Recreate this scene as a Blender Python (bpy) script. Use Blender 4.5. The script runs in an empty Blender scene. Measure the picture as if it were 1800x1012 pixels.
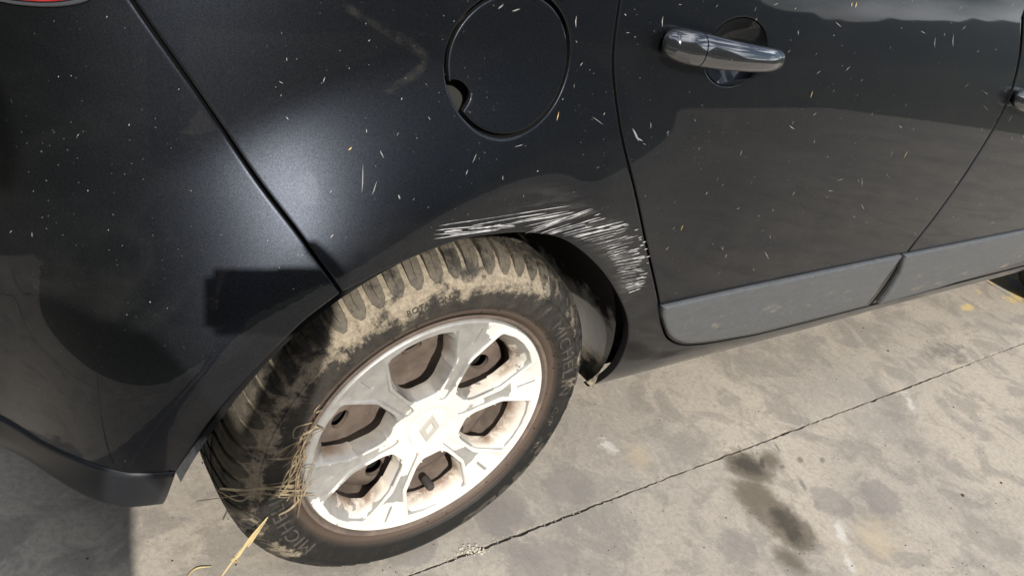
import bpy, bmesh, math, random
import numpy as np
from mathutils import Vector, Matrix, geometry, noise

random.seed(7); np.random.seed(7)
S = bpy.context.scene
COL = S.collection
PI = math.pi
R = math.radians

# ------------------------------------------------------------------ camera
CAM = np.array([-0.5925, -0.7303, 1.1283])
YAW, PITCH, ROLL, FPX = 0.74095, 0.53430, -0.27756, 1450.0
fw = np.array([math.sin(YAW)*math.cos(PITCH), math.cos(YAW)*math.cos(PITCH), -math.sin(PITCH)])
r0 = np.array([math.cos(YAW), -math.sin(YAW), 0.0]); d0 = np.cross(fw, r0)
rt = r0*math.cos(ROLL)+d0*math.sin(ROLL); dn = -r0*math.sin(ROLL)+d0*math.cos(ROLL)
cd = bpy.data.cameras.new('camera'); cam = bpy.data.objects.new('camera', cd); COL.objects.link(cam)
cd.sensor_width = 36; cd.lens = FPX/1800*36; cd.clip_start = 0.02; cd.clip_end = 3000
m = Matrix.Identity(4)
for i in range(3):
    m[i][0] = rt[i]; m[i][1] = -dn[i]; m[i][2] = -fw[i]; m[i][3] = CAM[i]
cam.matrix_world = m
S.camera = cam

# ------------------------------------------------------------------ light
SUN_EL, SUN_AZ = R(33.5), R(20.0)            # azimuth from -Y towards -X
sdir = Vector((-math.sin(SUN_AZ)*math.cos(SUN_EL), -math.cos(SUN_AZ)*math.cos(SUN_EL), math.sin(SUN_EL)))
ld = bpy.data.lights.new('sun', 'SUN'); ld.energy = 4.6; ld.angle = R(0.55); ld.color = (1.0, 0.94, 0.85)
sun = bpy.data.objects.new('sun', ld); COL.objects.link(sun)
sun.rotation_euler = sdir.to_track_quat('Z', 'Y').to_euler(); sun.location = (-3, -8, 6)
W = bpy.data.worlds.new('World'); S.world = W; W.use_nodes = True
wt = W.node_tree; bg = wt.nodes['Background']
sky = wt.nodes.new('ShaderNodeTexSky'); sky.sky_type = 'NISHITA'; sky.sun_disc = False
sky.sun_elevation = SUN_EL; sky.sun_rotation = math.atan2(sdir.x, sdir.y)
sky.dust_density = 1.2
tc = wt.nodes.new('ShaderNodeTexCoord')
mp = wt.nodes.new('ShaderNodeMapping'); mp.inputs['Scale'].default_value = (1.0, 1.0, 2.6)
cn = wt.nodes.new('ShaderNodeTexNoise'); cn.inputs['Scale'].default_value = 2.6; cn.inputs['Detail'].default_value = 9; cn.inputs['Roughness'].default_value = 0.55
cr = wt.nodes.new('ShaderNodeValToRGB'); cr.color_ramp.elements[0].position = 0.47; cr.color_ramp.elements[1].position = 0.62
cr.color_ramp.elements[1].color = (0.8, 0.8, 0.8, 1)
mx = wt.nodes.new('ShaderNodeMixRGB'); mx.inputs['Color2'].default_value = (25.0, 25.5, 26.4, 1)
wt.links.new(tc.outputs['Generated'], mp.inputs['Vector']); wt.links.new(mp.outputs[0], cn.inputs['Vector'])
wt.links.new(cn.outputs['Fac'], cr.inputs['Fac']); wt.links.new(cr.outputs['Color'], mx.inputs['Fac'])
wt.links.new(sky.outputs[0], mx.inputs['Color1']); wt.links.new(mx.outputs[0], bg.inputs['Color'])
bg.inputs['Strength'].default_value = 0.088
S.view_settings.view_transform = 'Standard'; S.view_settings.look = 'None'
S.view_settings.exposure = 0.5; S.view_settings.gamma = 1.0; S.view_settings.use_curve_mapping = False

# ------------------------------------------------------------------ tracing helpers
def rayd(u, v): return (u-900)/FPX*rt + (v-506)/FPX*dn + fw
def on_ground(u, v, z=0.0):
    D = rayd(u, v); t = (z-CAM[2])/D[2]; return CAM+D*t
def on_y(u, v, y):
    D = rayd(u, v); t = (y-CAM[1])/D[1]; return CAM+D*t

WH = 0.295                                    # wheel centre height
# plan curve of the car flank: s runs along the car, straight over the doors, wrapping round the rear corner
_ks = np.array([-1.75, -0.92, -0.78, -0.66, -0.56, -0.49, -0.43, -0.36, -0.28, -0.18, 0.0])
_kp = np.radians([90, 87, 79, 64, 48, 37, 27.5, 17, 7.5, 0, 0])
_s = np.linspace(-1.75, 0, 3501)
_ph = np.interp(_s, _ks, _kp)
_k = np.ones(161)/161; _ph = np.convolve(np.pad(_ph, 80, mode='edge'), _k, mode='valid')
_ds = _s[1]-_s[0]
_px = -np.concatenate([np.cumsum(np.cos(_ph[::-1])*_ds)])[::-1]
_py = np.cumsum(np.sin(_ph[::-1])*_ds)[::-1]
def plan(s):
    s = np.asarray(s, float)
    x = np.where(s > 0, s, np.interp(s, _s, _px)); y = np.where(s > 0, 0, np.interp(s, _s, _py))
    p = np.where(s > 0, 0, np.interp(s, _s, _ph))
    return x, y, p
_tz = np.linspace(0.0, 1.2, 601)
_ta = np.interp(_tz, [0.0, 0.24, 0.28, 0.33, 0.40, 0.50, 0.60, 0.75, 0.85, 0.95, 1.05, 1.2], [-60, -45, -28, -10, -3, 0, 3, 5.5, 7.8, 9.3, 11, 16])
_to = -np.cumsum(np.tan(np.radians(_ta)))*(_tz[1]-_tz[0]); _to -= np.interp(0.5, _tz, _to)
def sst(t): t = np.clip(t, 0, 1); return t*t*(3-2*t)
def out(s, z):
    s = np.asarray(s, float); z = np.asarray(z, float)
    o = np.interp(z, _tz, _to)
    dx = s; dz = z-WH
    r = np.hypot(dx, dz); th = np.degrees(np.arctan2(dz, dx)); th = np.where(th < -90, th+360, th)
    w = (0.28*sst((th-28)/40)+0.72*sst((th-72)/55))*(1-0.35*sst((th-150)/40))
    t = np.clip((r-0.414)/0.172, 0, 1)
    g = 0.55*(1-sst(t))+0.45*(1-t)**1.6
    return o+0.071*w*g
def surf(s, z, off=0.0):
    x, y, p = plan(s); o = out(s, z)+off
    return np.stack([x-np.sin(p)*o, y-np.cos(p)*o, np.asarray(z, float)+0*x], -1)
def trace(u, v, off=0.0):
    # where the ray through a pixel of the photograph meets the flank: first crossing, then refined
    D = rayd(u, v); D = D/np.linalg.norm(D)
    best = None
    for y_g in (-0.02, 0.06, 0.14, 0.22):
        P = on_y(u, v, y_g); t = float((P-CAM) @ D)
        k = int(np.argmin((_px-P[0])**2+(_py-P[1])**2)) if P[0] < 0 else None
        q = np.array([P[0] if k is None else _s[k], P[2], t])
        for it in range(60):
            f = surf(q[0], q[1], off)-(CAM+D*q[2])
            if np.abs(f).max() < 1e-7: break
            J = np.zeros((3, 3)); e = 1e-4
            J[:, 0] = (surf(q[0]+e, q[1], off)-surf(q[0]-e, q[1], off))/(2*e)
            J[:, 1] = (surf(q[0], q[1]+e, off)-surf(q[0], q[1]-e, off))/(2*e)
            J[:, 2] = -D
            st = np.linalg.lstsq(J, -f, rcond=None)[0]; n0 = np.abs(f).max(); lam = min(1.0, 0.08/max(1e-9, np.abs(st).max()))
            while lam > 0.02:
                q2 = q+st*lam
                if np.abs(surf(q2[0], q2[1], off)-(CAM+D*q2[2])).max() < n0: break
                lam *= 0.5
            q = q+st*lam
        err = np.abs(surf(q[0], q[1], off)-(CAM+D*q[2])).max()
        if best is None or (err < 1e-5 and (best[0] > 1e-5 or q[2] < best[1][2])) or (err < best[0] and best[0] > 1e-5): best = (err, q)
        if best[0] < 1e-5 and u > 420: break
    q = best[1]
    return (float(q[0]), float(q[1]))
def T(pts, off=0.0): return [trace(u, v, off) for u, v in pts]

# ------------------------------------------------------------------ mesh helpers
def link(name, me, mat=None, parent=None, **props):
    o = bpy.data.objects.new(name, me); COL.objects.link(o)
    if mat is not None and me is not None:
        for mm in (mat if isinstance(mat, (list, tuple)) else [mat]): me.materials.append(mm)
    if parent: o.parent = parent
    for k, v in props.items(): o[k] = v
    return o
def smooth(me, ang=None):
    me.polygons.foreach_set('use_smooth', [True]*len(me.polygons))
    if ang: me.set_sharp_from_angle(angle=R(ang))
    me.update()
def pyd(name, V, F, sm=True, ang=None):
    me = bpy.data.meshes.new(name); me.from_pydata([tuple(map(float, v)) for v in V], [], F)
    if sm: smooth(me, ang)
    me.update(); return me
def spline(pts, closed=False, n=8):
    P = [np.array(p, float) for p in pts]; N = len(P); res = []
    for i in range(N if closed else N-1):
        p1, p2 = P[i], P[(i+1) % N]
        p0 = P[i-1] if (i > 0 or closed) else 2*p1-p2
        p3 = P[(i+2) % N] if (i+2 < N or closed) else 2*p2-p1
        for k in range(n):
            t = k/n
            res.append(0.5*((2*p1)+(p2-p0)*t+(2*p0-5*p1+4*p2-p3)*t*t+(3*p1-p0-3*p2+p3)*t**3))
    if not closed: res.append(P[-1])
    return res
def resample(loop, h):
    L = [np.array(p, float) for p in loop]; res = []
    for i in range(len(L)):
        a, b = L[i], L[(i+1) % len(L)]; d = np.hypot(*(b-a))
        if d < 1e-5: continue
        n = max(1, int(round(d/h)))
        for k in range(n): res.append(a+(b-a)*k/n)
    keep = [res[0]]
    for p in res[1:]:
        if np.hypot(*(p-keep[-1])) > h*0.35: keep.append(p)
    if np.hypot(*(keep[0]-keep[-1])) < h*0.35: keep.pop()
    return np.array(keep)
def area(L): return 0.5*np.sum(L[:, 0]*np.roll(L[:, 1], -1)-np.roll(L[:, 0], -1)*L[:, 1])
def ccw(L): return L if area(L) > 0 else L[::-1].copy()
def inset(L, d):
    t1 = L-np.roll(L, 1, 0); t2 = np.roll(L, -1, 0)-L
    n1 = np.stack([-t1[:, 1], t1[:, 0]], 1); n2 = np.stack([-t2[:, 1], t2[:, 0]], 1)
    n1 /= np.linalg.norm(n1, axis=1)[:, None]; n2 /= np.linalg.norm(n2, axis=1)[:, None]
    n = n1+n2; ln = np.maximum(np.linalg.norm(n, axis=1), 0.4)[:, None]; n = n/ln
    c = np.clip((n*n1).sum(1), 0.6, 1)[:, None]
    return L+n*d/c
def inside(P, L):
    x, y = P[:, 0], P[:, 1]; c = np.zeros(len(P), bool)
    for i in range(len(L)):
        x1, y1 = L[i]; x2, y2 = L[(i+1) % len(L)]
        if y1 == y2: continue
        k = ((y1 > y) != (y2 > y)) & (x < (x2-x1)*(y-y1)/(y2-y1)+x1); c ^= k
    return c
def near(P, L, d):
    res = np.zeros(len(P), bool)
    for i in range(0, len(P), 2000):
        D = np.hypot(P[i:i+2000, None, 0]-L[None, :, 0], P[i:i+2000, None, 1]-L[None, :, 1]).min(1); res[i:i+2000] = D < d
    return res
def cdt(loops, extra=None):
    V = []; E = []
    for L in loops:
        b = len(V); V += [Vector(p) for p in L]; E += [(b+i, b+(i+1) % len(L)) for i in range(len(L))]
    n0 = len(V)
    if extra is not None: V += [Vector(p) for p in extra]
    r = geometry.delaunay_2d_cdt(V, E, [], 0, 1e-7)
    return np.array([(v.x, v.y) for v in r[0]]), r[2]

def panel(name, loop, mat, parent, holes=(), h=0.012, off=0.0, gap=0.0036, roll=0.0012, depth=0.014, f=surf, bh=0.005, bulge=0.0, edge_dark=True, **props):
    L = ccw(resample(loop, bh)); rings = []
    outer1 = inset(L, gap/2); outer2 = inset(outer1, roll)
    rings.append((outer2, outer1, 1))
    for H in holes:
        Hh = ccw(resample(H, bh)); h1 = inset(Hh, -gap/2); h2 = inset(h1, -roll); rings.append((h2, h1, -1))
    lo = outer2.min(0); hi = outer2.max(0)
    gx, gy = np.meshgrid(np.arange(lo[0]+h/2, hi[0], h), np.arange(lo[1]+h/2, hi[1], h)); G = np.stack([gx.ravel(), gy.ravel()], 1)
    ok = inside(G, outer2)
    for a, b, sg in rings[1:]: ok &= ~inside(G, a)
    G = G[ok]
    for a, b, sg in rings: G = G[~near(G, a, h*0.55)]
    sup = []
    for a, b, sg in rings:
        q = inset(a, 0.0025*sg); q2 = inset(a, .0065*sg); sup += [q, q2]
    G = G[~near(G, np.concatenate(sup), h*.5)]
    P, F = cdt([a for a, b, sg in rings], np.concatenate([G]+sup))
    C = np.array([P[list(t)].mean(0) for t in F]); ok = inside(C, outer2)
    for a, b, sg in rings[1:]: ok &= ~inside(C, a)
    F = [tuple(t) for t, k in zip(F, ok) if k]
    F = [t if np.cross(P[t[1]]-P[t[0]], P[t[2]]-P[t[0]]) > 0 else t[::-1] for t in F]
    V3 = f(P[:, 0], P[:, 1], off+bulge)
    V = [tuple(v) for v in V3]; n = len(V)
    from_key = {(round(p[0], 5), round(p[1], 5)): i for i, p in enumerate(P)}
    for a, b, sg in rings:
        i0 = [from_key.get((round(p[0], 5), round(p[1], 5)), None) for p in a]
        i0 = [k if k is not None else int(np.argmin(np.hypot(*(P-p).T))) for k, p in zip(i0, a)]
        prev = i0
        for q, dd in (((a*0.3+b*0.7), roll*0.32), (b, roll*1.0), (b, depth)):
            X = f(q[:, 0], q[:, 1], off-dd); st = len(V); V += [tuple(v) for v in X]
            cur = list(range(st, st+len(q))); N = len(q)
            for i in range(N):
                j = (i+1) % N
                qd = (prev[i], cur[i], cur[j], prev[j])
                F.append(qd if sg > 0 else qd[::-1])
            prev = cur
    me = pyd(name, V, F, True, 62)
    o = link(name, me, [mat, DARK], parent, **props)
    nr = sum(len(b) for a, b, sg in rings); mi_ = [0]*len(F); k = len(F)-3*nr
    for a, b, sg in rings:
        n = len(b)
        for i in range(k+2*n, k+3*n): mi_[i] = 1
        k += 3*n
    if edge_dark: me.polygons.foreach_set('material_index', mi_)  # inner edge faces coloured black: shade of the seams put into the colour
    return o

def lathe(profile, n=96, a0=0.0, a1=2*PI, closed=True):
    V = []; F = []; k = len(profile); m_ = n if closed else n+1
    for i in range(m_):
        a = a0+(a1-a0)*i/n
        for r, y in profile: V.append((r*math.cos(a), y, r*math.sin(a)))
    for i in range(n):
        j = (i+1) % m_
        for q in range(k-1): F.append((i*k+q, i*k+q+1, j*k+q+1, j*k+q))
    return V, F
def tube(path, rad, n=6, caps=True):
    V = []; F = []; P = [Vector(p) for p in path]; N = len(P)
    if not hasattr(rad, '__len__'): rad = [rad]*N
    up = Vector((0.3, 0.5, 0.8)).normalized()
    for i, p in enumerate(P):
        t = (P[min(i+1, N-1)]-P[max(i-1, 0)]).normalized(); a = t.cross(up).normalized(); b = t.cross(a)
        for k in range(n):
            q = 2*PI*k/n; V.append(tuple(p+(a*math.cos(q)+b*math.sin(q))*rad[i]))
    for i in range(N-1):
        for k in range(n): F.append((i*n+k, i*n+(k+1) % n, (i+1)*n+(k+1) % n, (i+1)*n+k))
    if caps: F.append(tuple(range(n))[::-1]); F.append(tuple((N-1)*n+k for k in range(n)))
    return V, F
class Acc:
    def __init__(s): s.V = []; s.F = []; s.M = []
    def add(s, V, F, m_=0):
        b = len(s.V); s.V += [tuple(map(float, v)) for v in V]; s.F += [tuple(b+i for i in f) for f in F]; s.M += [m_]*len(F)
    def make(s, name, mat, parent=None, sm=True, ang=50, **props):
        me = pyd(name, s.V, s.F, sm, ang)
        o = link(name, me, mat, parent, **props); me.polygons.foreach_set('material_index', s.M); return o

# ------------------------------------------------------------------ materials
class Mat:
    def __init__(s, name, **kw):
        s.m = bpy.data.materials.new(name); s.m.use_nodes = True; s.t = s.m.node_tree; s.b = s.t.nodes['Principled BSDF']; s.out = s.t.nodes['Material Output']
        s.set(s.b, **kw)
    def set(s, n, **kw):
        for k, v in kw.items():
            k = k.replace('_', ' ')
            if k == 'Base Color' and isinstance(v, tuple) and len(v) == 3: v = v+(1,)
            s.put(n.inputs[k], v)
    def put(s, sock, v):
        if hasattr(v, 'is_output'): s.t.links.new(v, sock)
        else:
            if isinstance(v, tuple) and len(v) == 3 and sock.type == 'RGBA': v = v+(1,)
            sock.default_value = v
    def N(s, typ, **ins):
        n = s.t.nodes.new(typ)
        for k, v in ins.items(): s.put(n.inputs[k.replace('_', ' ')], v)
        return n
    def obj(s): return s.N('ShaderNodeTexCoord').outputs['Object']
    def mapped(s, sc, rot=(0, 0, 0), loc=(0, 0, 0), vec=None):
        n = s.N('ShaderNodeMapping', Vector=vec or s.obj(), Scale=sc, Rotation=rot, Location=loc); return n.outputs[0]
    def noise(s, sc, det=4, rough=0.5, vec=None, dist=0.0):
        return s.N('ShaderNodeTexNoise', Vector=vec or s.obj(), Scale=sc, Detail=det, Roughness=rough, Distortion=dist).outputs['Fac']
    def vor(s, sc, vec=None, feat='F1', out='Distance', rnd=1.0):
        n = s.t.nodes.new('ShaderNodeTexVoronoi'); n.feature = feat; s.put(n.inputs['Vector'], vec or s.obj()); n.inputs['Scale'].default_value = sc; n.inputs['Randomness'].default_value = rnd
        return n.outputs[out]
    def ramp(s, fac, lo, hi, a=0.0, b=1.0):
        n = s.N('ShaderNodeMapRange', Value=fac, From_Min=lo, From_Max=hi, To_Min=a, To_Max=b); n.interpolation_type = 'SMOOTHSTEP'; return n.outputs[0]
    def ma(s, op, a, b=0.0, c=None):
        n = s.t.nodes.new('ShaderNodeMath'); n.operation = op; s.put(n.inputs[0], a); s.put(n.inputs[1], b)
        if c is not None: s.put(n.inputs[2], c)
        return n.outputs[0]
    def mix(s, f, a, b, mode='MIX'):
        n = s.t.nodes.new('ShaderNodeMixRGB'); n.blend_type = mode; s.put(n.inputs[0], f); s.put(n.inputs[1], a); s.put(n.inputs[2], b); return n.outputs[0]
    def bump(s, h, st=0.3, d=0.01):
        return s.N('ShaderNodeBump', Height=h, Strength=st, Distance=d).outputs[0]
    def xyz(s, vec=None):
        n = s.N('ShaderNodeSeparateXYZ', Vector=vec or s.obj()); return n.outputs
    def attr(s, name):
        n = s.t.nodes.new('ShaderNodeAttribute'); n.attribute_name = name; return n.outputs['Fac']
    def over(s, fac, **kw):
        b2 = s.t.nodes.new('ShaderNodeBsdfPrincipled'); s.set(b2, **kw)
        cur = s.out.inputs['Surface'].links[0].from_socket
        x = s.N('ShaderNodeMixShader', Fac=fac); s.t.links.new(cur, x.inputs[1]); s.t.links.new(b2.outputs[0], x.inputs[2]); s.t.links.new(x.outputs[0], s.out.inputs['Surface'])
        return b2

def paint():
    M = Mat('black_metallic_paint', Metallic=1.0, Roughness=0.425, Coat_Weight=0.7, Coat_Roughness=0.030, Coat_IOR=1.40)
    fl = M.ramp(M.noise(620, 2, 0.7), 0.3, 0.72, 0.78, 1.28)
    M.set(M.b, Base_Color=M.mix(1.0, (0.0235, 0.027, 0.0345), M.N('ShaderNodeCombineColor', Red=fl, Green=fl, Blue=fl).outputs[0], 'MULTIPLY'))
    x, y, z = M.xyz()
    # film of dust, denser low on the body, in wiped smears
    film = M.ramp(M.noise(6.5, 10, 0.68, dist=0.9), 0.48, 0.74)
    wipe = M.ramp(M.noise(3.5, 9, 0.72, vec=M.mapped((1.0, 1.0, 4.0), rot=(0, R(22), 0)), dist=.8), 0.48, 0.72)
    low = M.ramp(z, 0.95, 0.35, 0.25, 1.0)
    d = M.ma('MULTIPLY', M.ma('ADD', M.ma('MULTIPLY', film, 0.55), M.ma('MULTIPLY', wipe, 0.35)), low)
    d = M.ma('MULTIPLY_ADD', d, 0.036, 0.001)
    # specks of dried dirt
    sp = None
    for sc, rad, th in ((95, 0.11, 0.80), (190, 0.17, 0.78), (42, 0.045, 0.76)):
        vec = M.mapped((1, 1, 1), loc=(sc*0.013, 0.2, 0.1))
        dist = M.vor(sc, vec); col = M.vor(sc, vec, out='Color')
        hh = M.N('ShaderNodeSeparateColor', Color=col).outputs[0]
        k = M.ma('MULTIPLY', M.ramp(dist, rad, rad*0.5), M.ramp(hh, th, th+0.18))
        sp = k if sp is None else M.ma('MAXIMUM', sp, k)
    sp = M.ma('MULTIPLY', sp, M.ramp(M.noise(7, 4), 0.42, 0.66, 0.08, 0.7))
    # dulled, scuffed lacquer round the scrape on the arch
    zr = M.ma('SUBTRACT', z, WH); rr_ = M.ma('SQRT', M.ma('ADD', M.ma('MULTIPLY', x, x), M.ma('MULTIPLY', zr, zr))); an_ = M.ma('ARCTAN2', zr, x)
    band = M.ma('MULTIPLY', M.ma('MULTIPLY', M.ramp(rr_, .352, .372), M.ramp(rr_, .432, .395)), M.ma('MULTIPLY', M.ramp(an_, R(26), R(36)), M.ramp(an_, R(96), R(62))))
    scf = M.ma('MULTIPLY', band, M.ramp(M.noise(46, 8, .75, vec=M.mapped((.28, 1, 2.6), rot=(0, R(14), 0)), dist=.3), .42, .66))
    d = M.ma('MULTIPLY_ADD', scf, 0.13, d)
    M.over(M.ma('MAXIMUM', d, M.ma('MULTIPLY', sp, 0.45)), Base_Color=(0.36, 0.34, 0.315), Roughness=0.9, Specular_IOR_Level=0.2)
    return M.m
PAINT = paint()

def simple(name, col, rough=0.5, metal=0.0, spec=0.5, **kw):
    return Mat(name, Base_Color=col, Roughness=rough, Metallic=metal, Specular_IOR_Level=spec, **kw).m
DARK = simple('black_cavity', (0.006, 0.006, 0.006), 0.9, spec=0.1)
RUBBERSEAL = simple('black_seal', (0.02, 0.02, 0.022), 0.35)
def trim_mat():
    M = Mat('grey_trim_plastic', Roughness=0.42)
    n = M.noise(34, 10, 0.75, vec=M.mapped((1, 1, 3.0), rot=(0, R(-28), 0)), dist=.6); n2 = M.noise(420, 3, 0.6)
    c = M.mix(M.ramp(n, 0.30, 0.75), (0.058, 0.063, 0.069), (0.078, 0.083, 0.088))
    sp = M.ramp(M.noise(130, 4, 0.75), 0.60, 0.72)
    c = M.mix(M.ma('MULTIPLY', sp, 0.5), c, (0.3, 0.28, 0.25))
    x, y, z = M.xyz()
    mud = M.ma('MULTIPLY', M.ramp(M.noise(9, 8, 0.7, vec=M.mapped((1, 1, 3))), 0.55, 0.68), M.ramp(z, 0.43, 0.355))
    c = M.mix(M.ma('MULTIPLY', mud, 0.55), c, (0.34, 0.29, 0.20))
    M.set(M.b, Base_Color=c, Normal=M.bump(n2, 0.25, 0.0006)); return M.m
TRIM = trim_mat()

def concrete():
    M = Mat('worn_concrete', Roughness=0.85, Specular_IOR_Level=0.25)
    big = M.noise(1.7, 7, 0.6, dist=0.5); mid = M.noise(7.5, 9, 0.62, dist=0.8); fine = M.noise(90, 6, 0.7)
    c = M.mix(M.ramp(big, 0.36, 0.64), (0.290, 0.267, 0.238), (0.408, 0.366, 0.308))
    c = M.mix(M.ma('MULTIPLY', M.ramp(mid, 0.49, 0.60), 0.60), c, (0.205, 0.190, 0.172))
    c = M.mix(M.ma('MULTIPLY', M.ramp(M.noise(24, 12, 0.78, dist=1.0), 0.50, 0.62), 0.32), c, (0.19, 0.175, 0.157))
    c = M.mix(M.ma('MULTIPLY', M.ramp(M.noise(26, 9, 0.7, vec=M.mapped((1.6, .8, 1), rot=(0, 0, .9), loc=(9, 4, 0)), dist=.8), 0.54, 0.66), 0.28), c, (0.50, 0.455, 0.38))
    c = M.mix(M.ma('MULTIPLY', M.ramp(M.noise(3.1, 9, 0.65, vec=M.mapped((1, 1, 1), loc=(3, 1, 0)), dist=1.2), 0.55, 0.75), 0.45), c, (0.43, 0.40, 0.35))
    c = M.mix(M.ma('MULTIPLY', M.ramp(M.noise(14, 8, 0.7, vec=M.mapped((3, 0.7, 1), rot=(0, 0, R(35)), loc=(5, 2, 0))), 0.60, 0.78), 0.35), c, (0.48, 0.45, 0.40))
    c = M.mix(M.ramp(fine, 0.40, 0.66, 0.0, 0.36), c, (0.19, 0.172, 0.148))
    c = M.mix(M.ma('MULTIPLY', M.ramp(M.noise(150, 5, .75), 0.54, 0.64), 0.22), c, (0.52, 0.48, 0.41))
    c = M.mix(M.ma('MULTIPLY', M.ramp(M.noise(190, 4, 0.65), 0.64, 0.70), 0.75), c, (0.05, 0.045, 0.04))
    c = M.mix(M.ma('MULTIPLY', M.ramp(M.vor(23, vec=M.mapped((1, 1, 0.001))), 0.07, 0.03), M.ramp(M.N('ShaderNodeSeparateColor', Color=M.vor(23, vec=M.mapped((1, 1, 0.001)), out='Color')).outputs[0], 0.78, 0.82)), c, (0.055, 0.05, 0.045))
    x, y, z = M.xyz()
    wob = M.ma('ADD', M.ma('MULTIPLY', M.noise(11, 8, 0.68), 0.6), M.ma('MULTIPLY', M.noise(38, 8, 0.75), 0.4))
    def blob(px, py, rx, ry, ang, soft=0.5, wamp=0.7):
        g = on_ground(px, py); ca, sa = math.cos(ang), math.sin(ang)
        dx = M.ma('SUBTRACT', x, float(g[0])); dy = M.ma('SUBTRACT', y, float(g[1]))
        u = M.ma('DIVIDE', M.ma('ADD', M.ma('MULTIPLY', dx, ca), M.ma('MULTIPLY', dy, sa)), rx)
        v = M.ma('DIVIDE', M.ma('SUBTRACT', M.ma('MULTIPLY', dy, ca), M.ma('MULTIPLY', dx, sa)), ry)
        d = M.ma('SQRT', M.ma('ADD', M.ma('MULTIPLY', u, u), M.ma('MULTIPLY', v, v)))
        d = M.ma('ADD', d, M.ma('MULTIPLY', M.ma('SUBTRACT', wob, 0.5), wamp*5))
        return M.ramp(d, 1.0, 1.0-soft)
    def stain(c, ps, col, amt):
        f = None
        for p in ps:
            b = blob(*p); f = b if f is None else M.ma('MAXIMUM', f, b)
        return M.mix(M.ma('MULTIPLY', f, amt), c, col)
    c = stain(c, [(1312, 822, .068, .072, 0.3, .5, .4), (1326, 868, .066, .075, 0.2, .5, .35), (1356, 900, .068, .068, 0.5, .5, .4), (1388, 928, .074, .082, 0.5, .5, .45), (1390, 985, .042, .07, .2, .9, .4), (1354, 810, .055, .035, 0.6, .8, .4)], (0.105, 0.089, 0.066), 0.82)
    c = stain(c, [(1310, 818, .040, .044, 0.3, .9, .8), (1376, 912, .040, .035, 0.5, .9, 1.0), (1396, 936, .036, .024, 0.5, .9, 1.0), (1340, 812, .022, .012, .8, .9, .8)], (0.035, 0.030, 0.026), 0.72)
    c = stain(c, [(1406, 808, .014, .010, 0.4, .6), (1445, 808, .015, .009, 0.4, .6), (1375, 820, .012, .008, 0, .6), (1366, 785, .03, .006, 1.2, .8), (1410, 850, .03, .010, 1.1, .8)], (0.12, 0.11, 0.10), 0.7)
    c = stain(c, [(1650, 612, .10, .05, 0.0, .9, 1.4), (1690, 635, .07, .04, 0.0, .9, 1.4)], (0.13, 0.12, 0.11), 0.65)
    c = stain(c, [(1460, 880, .06, .05, .3, .25, .5), (1550, 875, .065, .05, .3, .25, .5), (880, 900, .07, .05, .5, .2, .4), (1000, 850, .06, .055, .4, .2, .5), (720, 960, .06, .05, .2, .2, .4), (950, 990, .09, .06, .2, .3, .6), (1300, 960, .05, .05, .3, .3, .6)], (0.19, 0.175, 0.165), 0.55)
    c = stain(c, [(1070, 785, .025, .03, .5, .9, 1.4), (1480, 940, .06, .02, .9, .9, 1.2), (1490, 985, .05, .012, 1.0, .9, 1.2), (1600, 710, .05, .015, .8, .9, 1.4)], (0.55, 0.53, 0.49), 0.7)
    c = stain(c, [(1120, 795, .06, .05, .4, .9, .8), (1540, 950, .12, .05, .2, .9, 1.0)], (0.42, 0.35, 0.24), 0.5)
    c = stain(c, [(1788, 520, .10, .035, .2, .7, 1.8), (1760, 492, .16, .03, .1, .8, 2.0), (1700, 540, .05, .02, .1, .8, 1.6)], (0.56, 0.42, 0.17), 0.75)
    bp = M.ma('ADD', M.ma('MULTIPLY', mid, 0.5), M.ma('ADD', M.ma('MULTIPLY', fine, 0.4), M.ma('MULTIPLY', M.noise(300, 4, .7), .25)))
    M.set(M.b, Base_Color=c, Normal=M.bump(bp, 0.42, 0.004)); return M.m
CONC = concrete()
EARTH = Mat('joint_dirt', Roughness=0.95)
EARTH.set(EARTH.b, Base_Color=EARTH.mix(EARTH.ramp(EARTH.noise(60, 6), .35, .65), (0.03, 0.027, 0.022), (0.11, 0.10, 0.08)))
EARTH = EARTH.m

# ------------------------------------------------------------------ ground
FAR = Mat('far_ground', Roughness=0.95, Specular_IOR_Level=0.2)
FAR.set(FAR.b, Base_Color=FAR.mix(FAR.ramp(FAR.noise(0.05, 6), .4, .6), (0.045, 0.05, 0.028), (0.02, 0.026, 0.012)))
gme = pyd('ground', [(-900, -900, -0.03), (900, -900, -0.03), (900, 900, -0.03), (-900, 900, -0.03)], [(0, 1, 2, 3)], False)
ground = link('ground', gme, EARTH, None, kind='structure')
fV = []; fF = []
ring = [(-1.65, -4.4), (7.6, -4.4), (7.6, 7.6), (-1.65, 7.6)]; far = [(-900, -900), (900, -900), (900, 900), (-900, 900)]
for k in range(4): fV.append((*ring[k], -0.004)); fV.append((*far[k], -0.004))
for k in range(4): fF.append((2*k, 2*k+1, (2*k+3) % 8, (2*k+2) % 8))
link('yard_ground', pyd('yard_ground', fV, fF, False), FAR.m, None, kind='structure')
xj = float(on_ground(1772, 518)[0])
_jr = random.Random(11)
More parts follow.
